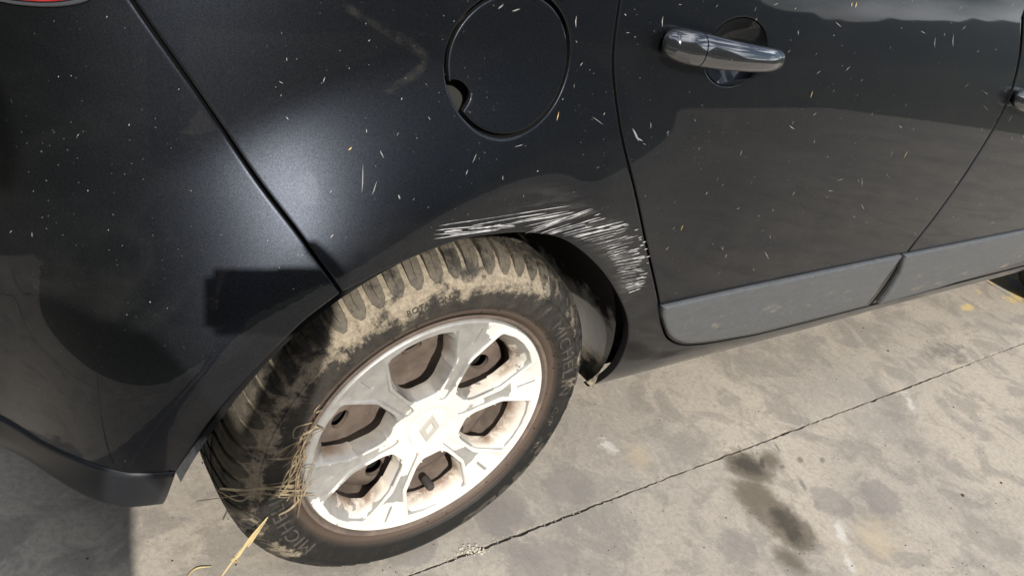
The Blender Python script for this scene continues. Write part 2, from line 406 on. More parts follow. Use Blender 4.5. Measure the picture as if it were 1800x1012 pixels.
def jag(a, b, amp, seed):
    a = np.array(a, float); b = np.array(b, float); L = np.hypot(*(b-a)); fine_ = amp > 0.001
    n = int(L/0.006) if fine_ else 1; t = (b-a)/L; nn = np.array([-t[1], t[0]]); res = []
    for k in range(n):
        p = a+(b-a)*k/n; q = p*1.0
        if fine_ and 0 < k:
            v = 0.40*noise.noise(Vector((p[0]*28, p[1]*28, seed)))+0.55*noise.noise(Vector((p[0]*80, p[1]*80, seed+9)))+0.9*noise.noise(Vector((p[0]*2.2, p[1]*2.2, 3)))
            ch = max(0, noise.noise(Vector((p[0]*13, p[1]*13, seed+4)))-0.38)*amp*7
            q = p+nn*(v*amp+ch)
        res.append(tuple(q))
    return res
xs = [xj-12.0, xj-8.0, xj-4.0, xj, xj+4.0, xj+8.0]
xs = [-1.65]+[v for v in xs if -1.65 < v < 7.0]+[7.6]; ysl = [-4.4, -0.030, 3.8, 7.6]
slab_gap = 0.0060
for i in range(len(xs)-1):
    for j in range(len(ysl)-1):
        x0, x1, y0, y1 = xs[i]+slab_gap/2, xs[i+1]-slab_gap/2, ysl[j]+slab_gap/2, ysl[j+1]-slab_gap/2
        near_ = xs[i] < 4.5 and j in (0, 1)
        am = 0.0042 if near_ else 0.0
        lp = jag((x0, y0), (x1, y0), am if j == 1 else 0, 1.7)+jag((x1, y0), (x1, y1), 0.0016 if near_ and abs(xs[i+1]-xj) < .1 else 0, 5.1)+jag((x1, y1), (x0, y1), am if j == 0 else 0, 8.2)+jag((x0, y1), (x0, y0), 0.0016 if near_ and abs(xs[i]-xj) < .1 else 0, 2.9)
        n = len(lp); V = [(*p, 0.0) for p in lp]+[(*p, -0.028) for p in lp]
        F = [tuple(range(n))]+[(k, n+k, n+(k+1) % n, (k+1) % n) for k in range(n)]
        link('concrete_slab', pyd('concrete_slab', V, F, False), CONC, ground)

# hills and woods all round, seen mirrored in the doors
HM = Mat('wooded_hill', Roughness=0.95, Specular_IOR_Level=0.1)
HM.set(HM.b, Base_Color=HM.mix(HM.ramp(HM.noise(0.09, 8, 0.7), .35, .65), (0.02, 0.028, 0.016), (0.075, 0.085, 0.045)))
hV = []; hF = []; n = 480
for i in range(n):
    a = 2*PI*i/n; ca, sa = math.cos(a), math.sin(a)
    hh = 11+9*noise.noise(Vector((ca*2.2, sa*2.2, 1.0)))+3.0*noise.noise(Vector((ca*14, sa*14, 5)))+1.6*noise.noise(Vector((ca*60, sa*60, 5)))
    az = math.degrees(math.atan2(ca, -sa)); up_ = sst(np.array((54-az)/20)) if az > -130 else sst(np.array((az+178)/40))
    hh = max(4.0, hh)+float(up_)*(92+50*float(sst(np.array((az+10)/16))))*(1+.06*noise.noise(Vector((ca*5, sa*5, 2))))  # unseen high ridge added to block sky reflections on the paint, lower towards sun
    for k, (d, q) in enumerate(((150, 0), (158, 0.45), (170, 0.8), (190, 1.0), (260, 0.6), (330, -.01))):
        hV.append((ca*d, sa*d, -0.02+hh*q))
for i in range(n):
    j = (i+1) % n
    for k in range(5): hF.append((i*6+k, i*6+k+1, j*6+k+1, j*6+k))
link('wooded_hills_sky_block', pyd('wooded_hills_sky_block', hV, hF), HM.m, None, kind='structure')

# ------------------------------------------------------------------ car body
car = bpy.data.objects.new('car', None); COL.objects.link(car)
car['label'] = 'black car with scratched rear wheel arch and grey door trim parked on concrete'; car['category'] = 'car'
car.empty_display_size = 0.3

seam = [(-0.47, 1.075)]+[tuple(p) for p in spline(T([(228, -4), (330, 140), (440, 300), (520, 405), (575, 480), (601, 515)]))]
lip_q = [tuple(p) for p in spline(T([(601, 515), (690, 470), (800, 427), (870, 414), (935, 412), (1000, 428), (1060, 480), (1095, 540), (1103, 590), (1085, 640), (1040, 690)]))]
sill_b = T([(1040, 690), (1250, 632), (1400, 590), (1525, 548)])
door_r = [tuple(p) for p in spline(T([(1090, -2), (1080, 70), (1078, 120), (1085, 190), (1100, 270), (1130, 400), (1150, 490), (1160, 540), (1164, 570), (1175, 595), (1200, 606), (1240, 604)]))]
door_b = T([(1330, 588), (1430, 563), (1526, 538)])
door_f = [tuple(p) for p in spline(T([(1797, 30), (1790, 110), (1765, 190), (1700, 300), (1640, 385), (1590, 450), (1526, 538)]))]
def fourier(pts, K=3, n=120):
    P = np.array(pts); c = (P.min(0)+P.max(0))/2; d = P-c; a = np.arctan2(d[:, 1], d[:, 0]); r = np.hypot(d[:, 0], d[:, 1])
    B = lambda a: np.stack([np.ones_like(a)]+[f(k*a) for k in range(1, K+1) for f in (np.cos, np.sin)], 1)
    co = np.linalg.lstsq(B(a), r, rcond=None)[0]; t = np.linspace(0, 2*PI, n, endpoint=False); rr = B(t) @ co
    return [(c[0]+q*math.cos(u), c[1]+q*math.sin(u)) for q, u in zip(rr, t)]
XF = 2.06                                            # front edge of the front door
zb = door_b[-1][1]; zs = sill_b[-1][1]
flap = fourier(T([(893, -14), (850, 2), (805, 45), (786, 100), (790, 155), (812, 205), (850, 232), (890, 240), (940, 222), (975, 180), (997, 120), (1000, 70), (985, 25), (950, -8)]))

quarter = seam+lip_q[1:]+sill_b[1:]+[(XF+0.02, zs), (XF+0.02, zb)]+door_b[::-1]+door_r[::-1]+[(door_r[0][0]-0.005, 1.075)]
qp = panel('rear_quarter_panel', quarter, PAINT, car, holes=[flap], h=0.011)
# fuel flap with finger notch
fl = ccw(resample(flap, 0.003)); notch = T([(789, 146), (806, 147), (819, 158), (823, 173), (812, 193)])
c0 = np.mean(fl, 0)
def angs(p): return math.atan2(p[1]-c0[1], p[0]-c0[0]) % (2*PI)
a_hi, a_lo = angs(notch[0]), angs(notch[-1])
lo_, hi_ = min(a_hi, a_lo), max(a_hi, a_lo)
rest = [tuple(p) for p in fl if not (lo_ <= angs(p) <= hi_)]
rest.sort(key=lambda p: (angs(p)-hi_) % (2*PI))
nt = [tuple(p) for p in spline(notch[::1] if a_hi < a_lo else notch[::-1])]
fuel = panel('fuel_flap', rest+nt, PAINT, car, h=0.011, gap=0.006, depth=0.006, bh=0.003)
# fuel flap bowl behind
bowl = ccw(resample(flap, 0.006)); V = []; F = []
for k, (e, d) in enumerate(((-0.004, 0.012), (0.0, 0.020), (0.012, 0.030))):
    q = inset(bowl, e); V += list(surf(q[:, 0], q[:, 1], -d))
nb = len(bowl)
for k in range(2):
    for i in range(nb): j = (i+1) % nb; F.append((k*nb+i, k*nb+j, (k+1)*nb+j, (k+1)*nb+i))
F.append(tuple(2*nb+i for i in range(nb)))
GREYP = simple('grey_bowl_plastic', (0.028, 0.028, 0.027), 0.5)
link('filler_bowl', pyd('filler_bowl', V, F), GREYP, fuel)

lip_b = [tuple(p) for p in spline(T([(601, 515), (540, 562), (480, 620), (425, 680), (375, 740), (345, 790), (325, 830)]))]
step = T([(250, 835), (130, 805), (65, 775), (0, 735)])
zst = step[-1][1]
bump_loop = seam+lip_b[1:]+step+[(-0.8, zst), (-1.7, zst), (-1.7, 1.075)]
bumper = panel('rear_bumper', bump_loop, PAINT, car, h=0.012)
SKIRT = Mat('bumper_plastic', Base_Color=(0.013, 0.0145, 0.018), Roughness=0.42, Specular_IOR_Level=.4)
sk_top = T([(312, 831), (250, 834), (130, 804), (65, 774), (0, 734)], 0.004)
sk_bot = T([(0, 838), (75, 868), (150, 885), (240, 893), (290, 888)], 0.004)
skirt = sk_top+[(-0.8, sk_top[-1][1]), (-1.7, sk_top[-1][1]), (-1.7, sk_bot[0][1]), (-0.8, sk_bot[0][1])]+sk_bot
panel('bumper_skirt', skirt, SKIRT.m, car, h=0.012, off=0.004, gap=0.001, roll=0.007, depth=0.02, edge_dark=False)

# rear door with the handle recess
rec_pts = T([(1235, 118), (1300, 33), (1347, 88), (1278, 150)])
rc = np.array([(min(p[0] for p in rec_pts)+max(p[0] for p in rec_pts))/2, (min(p[1] for p in rec_pts)+max(p[1] for p in rec_pts))/2])
rx = (max(p[0] for p in rec_pts)-min(p[0] for p in rec_pts))/2; rz = (max(p[1] for p in rec_pts)-min(p[1] for p in rec_pts))/2
rec = [(rc[0]+rx*math.cos(a), rc[1]+rz*math.sin(a)) for a in np.linspace(0, 2*PI, 48, endpoint=False)]
rear_loop = door_r+door_b+door_f[::-1][1:]+[(door_f[0][0]+0.0, 1.075), (door_r[0][0]-0.005, 1.075)]
rdoor = panel('rear_door', rear_loop, PAINT, car, holes=[rec], h=0.012, gap=0.0046)
front_loop = door_f+[(XF, zb), (XF, 1.075), (door_f[0][0], 1.075)]
fdoor = panel('front_door', front_loop, PAINT, car, h=0.014, gap=0.0135)
def recess(center, parent):
    V = []; F = []; n = 48; K = 9
    for k in range(K+1):
        q = k/K
        rr = 1.012 if k == 0 else 1-q*0.999
        dep = 0.001 if k == 0 else 0.030*(1-(1-q)**2.2)
        for i in range(n):
            a = 2*PI*i/n; V.append(surf(center[0]+rx*rr*math.cos(a), center[1]+rz*rr*math.sin(a), -dep))
    for k in range(K):
        for i in range(n): j = (i+1) % n; F.append((k*n+i, k*n+j, (k+1)*n+j, (k+1)*n+i))
    return link('handle_recess', pyd('handle_recess', V, F), PAINT, parent)
recess(rc, rdoor)
HAND = Mat('glossy_black_handle', Base_Color=(0.035, 0.037, 0.042), Metallic=0.6, Roughness=0.16, Coat_Weight=1.0, Coat_Roughness=0.02, Coat_IOR=1.9)
hsp = HAND.ma('MULTIPLY', HAND.ramp(HAND.noise(210, 4, .7), .64, .74), .3); HAND.over(hsp, Base_Color=(0.4, 0.38, 0.34), Roughness=.9)
HAND = HAND.m
def handle(A, B, parent):
    A = np.array(A); B = np.array(B); ax = B-A; L = np.hypot(*ax); ax /= L; nz = np.array([-ax[1], ax[0]])
    kx = [0, .02, .05, .10, .20, .45, .7, .86, .93, .97, 1.0]; sp_ = np.array(spline(list(zip(kx, [.009, .0150, .0185, .0207, .0215, .0200, .0178, .0155, .0128, .0095, .003])), n=10))
    k2 = np.array(spline([(0, .012), (.1, .017), (.22, .024), (.5, .031), (.8, .027), (1.0, .012)], n=10))
    def sect(t):
        hw = np.interp(t, sp_[:, 0], sp_[:, 1]); oc = np.interp(t, k2[:, 0], k2[:, 1])
        hw0 = np.interp(t, [0, .02, .05, .10, .20, .45, .7, .86, .93, .97, 1.0], [.009, .0150, .0185, .0207, .0215, .0200, .0178, .0155, .0128, .0095, .003])
        od = np.interp(t, [0, .04, .12, .25, .8, .95, 1.0], [.004, .016, .019, .0135, .012, .010, .002])
        return hw, oc, od
    def ring_(t, n=32):
        hw, oc, od = sect(t); c = A+ax*L*t; res = []
        for i in range(n):
            a = 2*PI*i/n; e = 0.95
            cu = math.copysign(abs(math.cos(a))**e, math.cos(a)); su = math.copysign(abs(math.sin(a))**e, math.sin(a))
            q = c+nz*hw*cu; res.append(surf(q[0], q[1], oc+od*su))
        return res
    def loft(ts, name, par):
        V = []; F = []; n = 32
        for t in ts: V += ring_(t)
        for k in range(len(ts)-1):
            for i in range(n): j = (i+1) % n; F.append((k*n+i, k*n+j, (k+1)*n+j, (k+1)*n+i))
        F.append(tuple(range(n))[::-1]); F.append(tuple((len(ts)-1)*n+i for i in range(n)))
        me = pyd(name, V, F, True, 60); bm = bmesh.new(); bm.from_mesh(me); bmesh.ops.recalc_face_normals(bm, faces=bm.faces); bm.to_mesh(me); bm.free()
        return link(name, me, HAND, par)
    loft(list(np.concatenate([np.linspace(0, .06, 7), np.linspace(.09, .213, 6)])), 'lock_cap', parent)
    return loft(list(np.concatenate([np.linspace(.222, .85, 22), np.linspace(.87, 1.0, 10)])), 'door_handle', parent)
hA = T([(1174, 78)], 0.018)[0]; hB = T([(1381, 107)], 0.018)[0]
handle(hA, hB, rdoor)
fA = T([(1790, 176)], 0.018)[0]
handle(fA, (fA[0]+hB[0]-hA[0], fA[1]+hB[1]-hA[1]), fdoor)

TO = 0.009
tt = T([(1167, 541), (1300, 511), (1450, 479), (1588, 450)], TO)
trim_r = tt+T([(1558, 489), (1523, 537)], TO)+[tuple(p) for p in spline(T([(1523, 537), (1430, 561), (1330, 586), (1235, 602), (1198, 602), (1177, 588), (1167, 560)], TO))][1:]
panel('door_trim', trim_r, TRIM, rdoor, h=0.014, off=TO, gap=0.001, roll=0.0042, depth=0.012, edge_dark=False)
tf = T([(1592, 450), (1700, 428), (1798, 408)], TO)
tb = T([(1798, 460), (1650, 507), (1546, 535)], TO)
trim_f = tf+[(XF-0.01, tf[-1][1]), (XF-0.01, tb[0][1])]+tb+T([(1582, 482)], TO)
panel('door_trim', trim_f, TRIM, fdoor, h=0.014, off=TO, gap=0.001, roll=0.0042, depth=0.012, edge_dark=False)

# front wing, with the front wheel arch
WB = 2.82
fa = [(WB+0.352*math.cos(a), WH+0.352*math.sin(a)) for a in np.linspace(R(184), R(-4), 60)]
wing = [(XF, 1.0), (XF, zs)]+fa+[(WB+0.62, WH-0.02), (WB+0.68, 0.55), (WB+0.60, 0.85)]
panel('front_wing', wing, PAINT, car, h=0.02)

# tail lamp
LENS = Mat('red_lamp_lens', Base_Color=(0.62, 0.012, 0.012), Roughness=0.08, Coat_Weight=1.0, Subsurface_Weight=0.25, Subsurface_Scale=0.02).m
lens = T([(-60, -20), (0, -3), (40, 3), (80, 5), (120, 2), (150, -8), (166, -34), (160, -75), (100, -95), (0, -105), (-60, -80)], 0.008)
lens = [tuple(p) for p in spline(lens, True, 5)]
SEAL = simple('lamp_seal_grey', (0.05, 0.053, 0.065), 0.3)
sl = [tuple(p) for p in inset(ccw(resample(lens, 0.008)), -0.005)]
sealp = panel('tail_lamp', sl, SEAL, car, h=0.02, off=0.005, gap=0.0, roll=0.003, depth=0.01, edge_dark=False)
panel('lamp_lens', lens, LENS, sealp, h=0.02, off=0.011, gap=0.001, roll=0.004, depth=0.006)

# dark inner shell behind all the gaps, wheel housings, underbody, cabin
V = []; F = []; ss = np.concatenate([np.arange(-1.7, -0.1, 0.03), np.arange(-0.1, WB+0.7, 0.03)]); zz = np.arange(0.29, 1.06, 0.03)
idx = {}
for i, s_ in enumerate(ss):
    for j, z_ in enumerate(zz): idx[i, j] = len(V); V.append(surf(s_, z_, -0.034))
for i in range(len(ss)-1):
    for j in range(len(zz)-1):
        cx, cz = (ss[i]+ss[i+1])/2, (zz[j]+zz[j+1])/2
        if math.hypot(cx, cz-WH) < 0.40 or math.hypot(cx-WB, cz-WH) < 0.40: continue
        if abs(cx-rc[0]) < rx+0.03 and abs(cz-rc[1]) < rz+0.03: continue
        F.append((idx[i, j], idx[i+1, j], idx[i+1, j+1], idx[i, j+1]))
link('inner_body', pyd('inner_body', V, F), DARK, car)
def liner_mat():
    M = Mat('arch_liner', Roughness=0.85, Specular_IOR_Level=0.25)
    x, y, z = M.xyz()
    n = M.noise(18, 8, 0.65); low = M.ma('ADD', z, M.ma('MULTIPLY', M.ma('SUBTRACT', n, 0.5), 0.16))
    c = M.mix(M.ramp(low, 0.445, 0.40), (0.010, 0.010, 0.010), (0.33, 0.32, 0.30))  # pale dust low down; black above puts the arch's shade into the colour
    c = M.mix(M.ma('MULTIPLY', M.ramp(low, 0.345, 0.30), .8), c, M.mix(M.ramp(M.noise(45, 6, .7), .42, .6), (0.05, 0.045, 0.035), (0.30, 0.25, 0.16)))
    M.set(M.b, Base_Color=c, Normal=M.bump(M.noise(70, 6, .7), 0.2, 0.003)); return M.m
LINER = liner_mat()
def housing(x0):
    acc = Acc(); n = 60; ys = [0.0, 0.03, 0.10, 0.20, 0.30]
    V = []; F = []
    angs_ = np.linspace(R(-5), R(168), n+1)
    for a in angs_:
        for q, y in enumerate(ys):
            rr = 0.360 if q else 0.356; rr += 0.030*float(sst(np.array((math.degrees(a)-85)/45)))
            th = math.degrees(a); lo_fade = 0.0
            X = x0+rr*math.cos(a); Z = WH+rr*math.sin(a)
            o = float(out(X, Z)) if x0 == 0 else 0.0
            yy = y if q else -o+0.010
            V.append((X, yy, Z))
    k = len(ys)
    for i in range(n):
        for q in range(k-1): F.append((i*k+q, (i+1)*k+q, (i+1)*k+q+1, i*k+q+1))
    b = len(V); V.append((x0, 0.30, WH))
    for i in range(n): F.append((i*k+k-1, (i+1)*k+k-1, b))
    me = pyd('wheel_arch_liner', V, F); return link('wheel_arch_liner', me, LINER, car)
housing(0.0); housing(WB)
def box(acc, x0, x1, y0, y1, z0, z1, m_=0):
    V = [(x0, y0, z0), (x1, y0, z0), (x1, y1, z0), (x0, y1, z0), (x0, y0, z1), (x1, y0, z1), (x1, y1, z1), (x0, y1, z1)]
    acc.add(V, [(0, 3, 2, 1), (4, 5, 6, 7), (0, 1, 5, 4), (1, 2, 6, 5), (2, 3, 7, 6), (3, 0, 4, 7)], m_)
a_ = Acc(); box(a_, 0.37, WB-0.40, 0.05, 1.60, 0.295, 0.33); box(a_, -0.48, WB+0.55, 0.34, 1.40, 0.28, 0.33); box(a_, -0.60, -0.40, 0.42, 1.4, 0.29, 0.33)
a_.make('underbody', DARK, car, sm=False)
# far flank, cabin and roof (outside the picture)
a_ = Acc(); V = []; F = []
for s_ in np.linspace(-0.70, WB+0.60, 20):
    for z_ in (0.28, 0.6, 0.95): V.append((s_, 1.68-0.3*max(0, -s_-0.3)**1.2, z_))
for i in range(19):
    for k in range(2): F.append((i*3+k, i*3+k+1, (i+1)*3+k+1, (i+1)*3+k))
a_.add(V, F); a_.make('far_flank', PAINT, car)
prof = [(-0.72, 1.07, 0.30), (-0.55, 1.42, 0.42), (-0.30, 1.49, 0.30), (0.9, 1.52, 0.24), (1.5, 1.46, 0.26), (2.25, 1.03, 0.12)]
V = []; F = []
for x_, z_, yi in prof: V += [(x_, yi, z_), (x_, (yi+1.68-yi)/2, z_+0.03), (x_, 1.68-yi, z_)]
for i in range(len(prof)-1):
    for k in range(2): F.append((i*3+k, i*3+k+1, (i+1)*3+k+1, (i+1)*3+k))
link('roof', pyd('roof', V, F), PAINT, car)
GLASS = Mat('dark_window_glass', Base_Color=(0.01, 0.012, 0.012), Roughness=0.02, Coat_Weight=1.0).m
for nm, xa, xb in (('side_window', -0.46, 0.08), ('side_window', 0.10, 1.04), ('side_window', 1.06, 2.1)):
    V = []; n = 12
    for k in range(n+1):
        x_ = xa+(xb-xa)*k/n; b = surf(x_, 1.068, -0.012); zt = np.interp(x_, [p[0] for p in prof], [p[1] for p in prof]); yt = np.interp(x_, [p[0] for p in prof], [p[2] for p in prof])
        V += [tuple(b), (x_, yt-0.001, max(zt, 1.07))]
    link(nm, pyd(nm, V, [(2*k, 2*k+2, 2*k+3, 2*k+1) for k in range(n)]), GLASS, car)
V = [(2.1, 0.02, 1.0), (3.05, 0.1, 0.86), (3.2, 0.3, 0.6), (2.1, 1.66, 1.0), (3.05, 1.58, 0.86), (3.2, 1.4, 0.6), (3.2, .3, .25), (3.2, 1.4, .25), (2.2, .12, 1.04), (2.2, 1.56, 1.04)]
link('bonnet', pyd('bonnet', V, [(0, 1, 4, 3), (1, 2, 5, 4), (2, 6, 7, 5)], False), PAINT, car)


# ------------------------------------------------------------------ wheel
def steel():
    M = Mat('dusty_steel_wheel', Roughness=0.7, Specular_IOR_Level=0.3)
    n = M.noise(26, 8, 0.65); n2 = M.noise(160, 4, 0.7)
    c = M.mix(M.ramp(n, 0.35, 0.68), (0.095, 0.074, 0.063), (0.150, 0.118, 0.097))
    c = M.mix(M.ma('MULTIPLY', M.ramp(n2, .66, .74), 0.6), c, (0.45, 0.36, 0.25))
    M.set(M.b, Base_Color=c, Normal=M.bump(n, .15, .003)); return M.m
STEEL = steel()
# pressed steel disc with five vent holes + barrel
acc = Acc()
Rh = [[(0.124*math.cos(R(31+72*k))+0.0165*math.cos(a)*(-math.sin(R(31+72*k)))*1.0+0.0150*math.sin(a)*math.cos(R(31+72*k)),
        0.124*math.sin(R(31+72*k))+0.0165*math.cos(a)*math.cos(R(31+72*k))+0.0150*math.sin(a)*math.sin(R(31+72*k))) for a in np.linspace(0, 2*PI, 24, endpoint=False)] for k in range(5)]
circ = lambda r, n=96: np.array([(r*math.cos(2*PI*i/n), r*math.sin(2*PI*i/n)) for i in range(n)])
prof_d = [(0.0, .080), (.045, .080), (.055, .075), (.085, .073), (.105, .066), (.125, .058), (.145, .056), (.160, .062), (.176, .076)]
rings_ = [circ(r) for r in (.055, .085, .100, .147, .160, .168, .176)]
P, F = cdt(rings_+[np.array(h) for h in Rh])
C = np.array([P[list(t)].mean(0) for t in F]); ok = np.ones(len(F), bool)
for h in Rh: ok &= ~inside(C, np.array(h))
F = [tuple(t) for t, k in zip(F, ok) if k]
rr = np.hypot(P[:, 0], P[:, 1]); yy = np.interp(rr, [p[0] for p in prof_d], [p[1] for p in prof_d])
acc.add([(p[0], y, p[1]) for p, y in zip(P, yy)], F)
for h in Rh:
    n = len(h); V = [(p[0], float(np.interp(math.hypot(*p), [q[0] for q in prof_d], [q[1] for q in prof_d])), p[1]) for p in h]; V += [(v[0], v[1]+0.008, v[2]) for v in V]
    acc.add(V, [(i, (i+1) % n, n+(i+1) % n, n+i) for i in range(n)])
acc.add(*lathe([(.2085, .006), (.2105, .0015), (.2095, -.0005), (.2055, .0005), (.202, .006), (.198, .016), (.186, .022), (.180, .034), (.176, .066), (.172, .10), (.172, .15), (.19, .17), (.2, .185)]))
wheel = acc.make('wheel', STEEL, car, ang=40); wheel.location = (0, 0, WH)
acc = Acc(); acc.add(*lathe([(0.0, .088), (.150, .088), (.160, .094), (.160, .16), (0, .16)], 48))
acc.make('brake_drum', simple('brake_drum_black', (0.012, 0.011, 0.010), 0.7), wheel)

# tyre
def tyre_mat(tread=False):
    M = Mat('muddy_tread_rubber' if tread else 'muddy_tyre_rubber', Roughness=0.75, Specular_IOR_Level=0.25)
    tcx = M.N('ShaderNodeTexCoord')
    if tread:
        vec = M.N('ShaderNodeVectorTransform'); vec.vector_type = 'POINT'; vec.convert_from = 'OBJECT'; vec.convert_to = 'WORLD'
        M.put(vec.inputs[0], tcx.outputs['Object']); v0 = M.N('ShaderNodeVectorMath'); v0.operation = 'SUBTRACT'; M.put(v0.inputs[0], vec.outputs[0]); v0.inputs[1].default_value = (0, 0, WH); v = v0.outputs[0]
    else: v = tcx.outputs['Object']
    x, y, z = M.xyz(v)
    r = M.ma('SQRT', M.ma('ADD', M.ma('MULTIPLY', x, x), M.ma('MULTIPLY', z, z)))
    th = M.ma('ARCTAN2', z, x)
    # polar coordinates for radial smears
    pol = M.N('ShaderNodeCombineXYZ', X=M.ma('MULTIPLY', th, 0.28), Y=M.ma('MULTIPLY', r, 0.42), Z=y).outputs[0]
    n1 = M.noise(9, 10, 0.68, vec=v, dist=0.7); n2 = M.noise(38, 8, 0.7, vec=pol, dist=0.6); n3 = M.noise(150, 4, 0.7, vec=v)
    hz = M.ma('MULTIPLY_ADD', M.ma('SINE', M.ma('ADD', th, -0.35)), 0.5, 0.5)        # upper right of the tyre is dirtier
    film = M.ramp(M.ma('ADD', M.ma('ADD', M.ma('MULTIPLY', n2, 0.4), M.ma('MULTIPLY', M.noise(60, 9, .75, vec=v), .35)), M.ma('MULTIPLY', hz, 0.16)), 0.36, 0.66)
    c = M.mix(M.ma('MULTIPLY', film, 0.72), (0.011, 0.011, 0.0108), (0.060, 0.053, 0.044))
    outer = M.ramp(r, 0.232, 0.274)
    bead = M.ramp(r, 0.232, 0.214)
    c = M.mix(M.ma('MULTIPLY', bead, 0.75), c, (0.100, 0.072, 0.055))
    n4 = M.noise(42, 10, 0.75, vec=v, dist=.4)
    mk = M.ma('ADD', M.ma('ADD', M.ma('MULTIPLY', n1, 0.55), M.ma('ADD', M.ma('MULTIPLY', n2, 0.2), M.ma('MULTIPLY', n4, .25))), M.ma('MULTIPLY', M.ma('MULTIPLY', outer, hz), 0.13))
    mud = M.ramp(mk, 0.556, 0.622)
    mud = M.ma('MULTIPLY', mud, M.ramp(r, 0.216, 0.245))
    if tread: mud = M.ma('MULTIPLY', mud, 0.28)
    else:
        groove = M.ma('MULTIPLY', M.ramp(r, 0.281, 0.286), M.ramp(M.ma('ADD', n1, M.ma('MULTIPLY', hz, .30)), 0.60, 0.73))
        mud = M.ma('MAXIMUM', mud, M.ma('MULTIPLY', groove, 0.9))
    mc = M.mix(M.ramp(n3, .3, .7), (0.21, 0.178, 0.132), (0.38, 0.325, 0.245))
    c = M.mix(M.ma('MULTIPLY', mud, 0.72), c, mc)
    c = M.mix(M.ma('MULTIPLY', M.ramp(n3, .70, .76), 0.5), c, (0.36, 0.30, 0.2))
    h = M.ma('ADD', M.ma('MULTIPLY', mud, 0.6), M.ma('MULTIPLY', n3, 0.3))
    M.set(M.b, Base_Color=c, Roughness=M.ramp(mud, 0, 1, 0.62, 0.95), Normal=M.bump(h, 0.45, 0.004)); return M.m
TYRE = tyre_mat(); TREAD = tyre_mat(True)
side = [(.200, .020), (.2065, .010), (.2110, .0045), (.2135, .0035), (.2155, .0005), (.220, -.0015), (.2225, -.0015), (.2235, -.0028), (.2285, -.0048), (.2295, -.0060), (.236, -.0070), (.245, -.0078), (.2545, -.0072), (.262, -.0056), (.2630, -.0066), (.2645, -.0064), (.2655, -.0044), (.270, -.0022), (.2775, .0040), (.2845, .0120), (.2895, .022), (.2930, .035)]
W2 = 0.208
full = side+[(.2950, .065), (.2958, .104), (.2950, .143)]+[(r, W2-y) for r, y in side[::-1]]
V, F = lathe(full, 240)
def flat(v):
    x, y, z = v; lim = -WH+0.0010
    if z < lim+0.010:
        d = (lim+0.010-z); return (x*(1+0.0), y-0.15*d*(1 if y < 0.09 else -1), max(lim, lim+0.010-d*0.55))
    return v
V = [flat(v) for v in V]
acc = Acc(); acc.add(V, F); tyre = acc.make('tyre', TYRE, wheel, ang=35)
# shoulder blocks: one mesh, sixty objects round the tyre
NB = 64; pa = 2*PI/NB
def block(poly, y_shift_in, rtop, name):
    pass
def blk_pt(a, y, r): return (r*math.sin(a), y, r*math.cos(a))
ga = 0.0035/0.29
prof_y = [(.0030, .2780), (.0105, .2855), (.020, .2935), (.033, .2990), (.050, .3016), (.069, .3030)]
def skew(y): return 0.022*((y-0.02)/0.045)
V = []; F = []
for q, (y, r) in enumerate(prof_y):
    hw = pa/2-ga*(0.85 if y < .02 else 1.0)
    if q == 0: hw = pa*0.13
    elif q == 1: hw = pa*0.36
    a0 = skew(y)-hw; a1 = skew(y)+hw
    rb = r-0.0065
    am_ = (a0+a1)/2+.004*math.sin(q*2.1); sd_ = .0022 if q > 1 else 0
    for a, rr_ in ((a0, rb), (a0+0.0015, r), (am_-.0015, r), (am_, r-sd_), (am_+.0015, r), (a1-0.0015, r), (a1, rb)): V.append(blk_pt(a, y, rr_))
k = 7
for q in range(len(prof_y)-1):
    for i in range(k-1): F.append((q*k+i, q*k+i+1, (q+1)*k+i+1, (q+1)*k+i))
F.append(tuple(range(k))); b = (len(prof_y)-1)*k; F.append(tuple(b+i for i in range(k))[::-1])
bme = pyd('tread_block', V, F, True, 30); bme.materials.append(TREAD)
for i in range(NB):
    o = bpy.data.objects.new('tread_block', bme); COL.objects.link(o); o.parent = wheel; o.rotation_euler = (0, i*pa+0.03, 0)
# sipes and inner rows of the tread
acc = Acc()
for (ya, yb, off_, sk) in ((.075, .099, 0.4, .6), (.105, .129, 0.0, -.6), (.136, .196, .5, -1)):
    for i in range(NB):
        a = (i+off_)*pa; V = []
        for y, d in ((ya, 0), (yb, sk*0.02)):
            for s_, rr_ in ((-1, .295), (-1, .3034), (1, .3034), (1, .295)): V.append(blk_pt(a+d+s_*(pa/2-ga), y, rr_ if not (yb > .19 and y == yb) else rr_-0.012))
        acc.add(V, [(0, 1, 2, 3), (4, 7, 6, 5), (0, 4, 5, 1), (1, 5, 6, 2), (2, 6, 7, 3)])
acc.make('tread_pattern', TREAD, wheel, sm=False, kind='stuff')

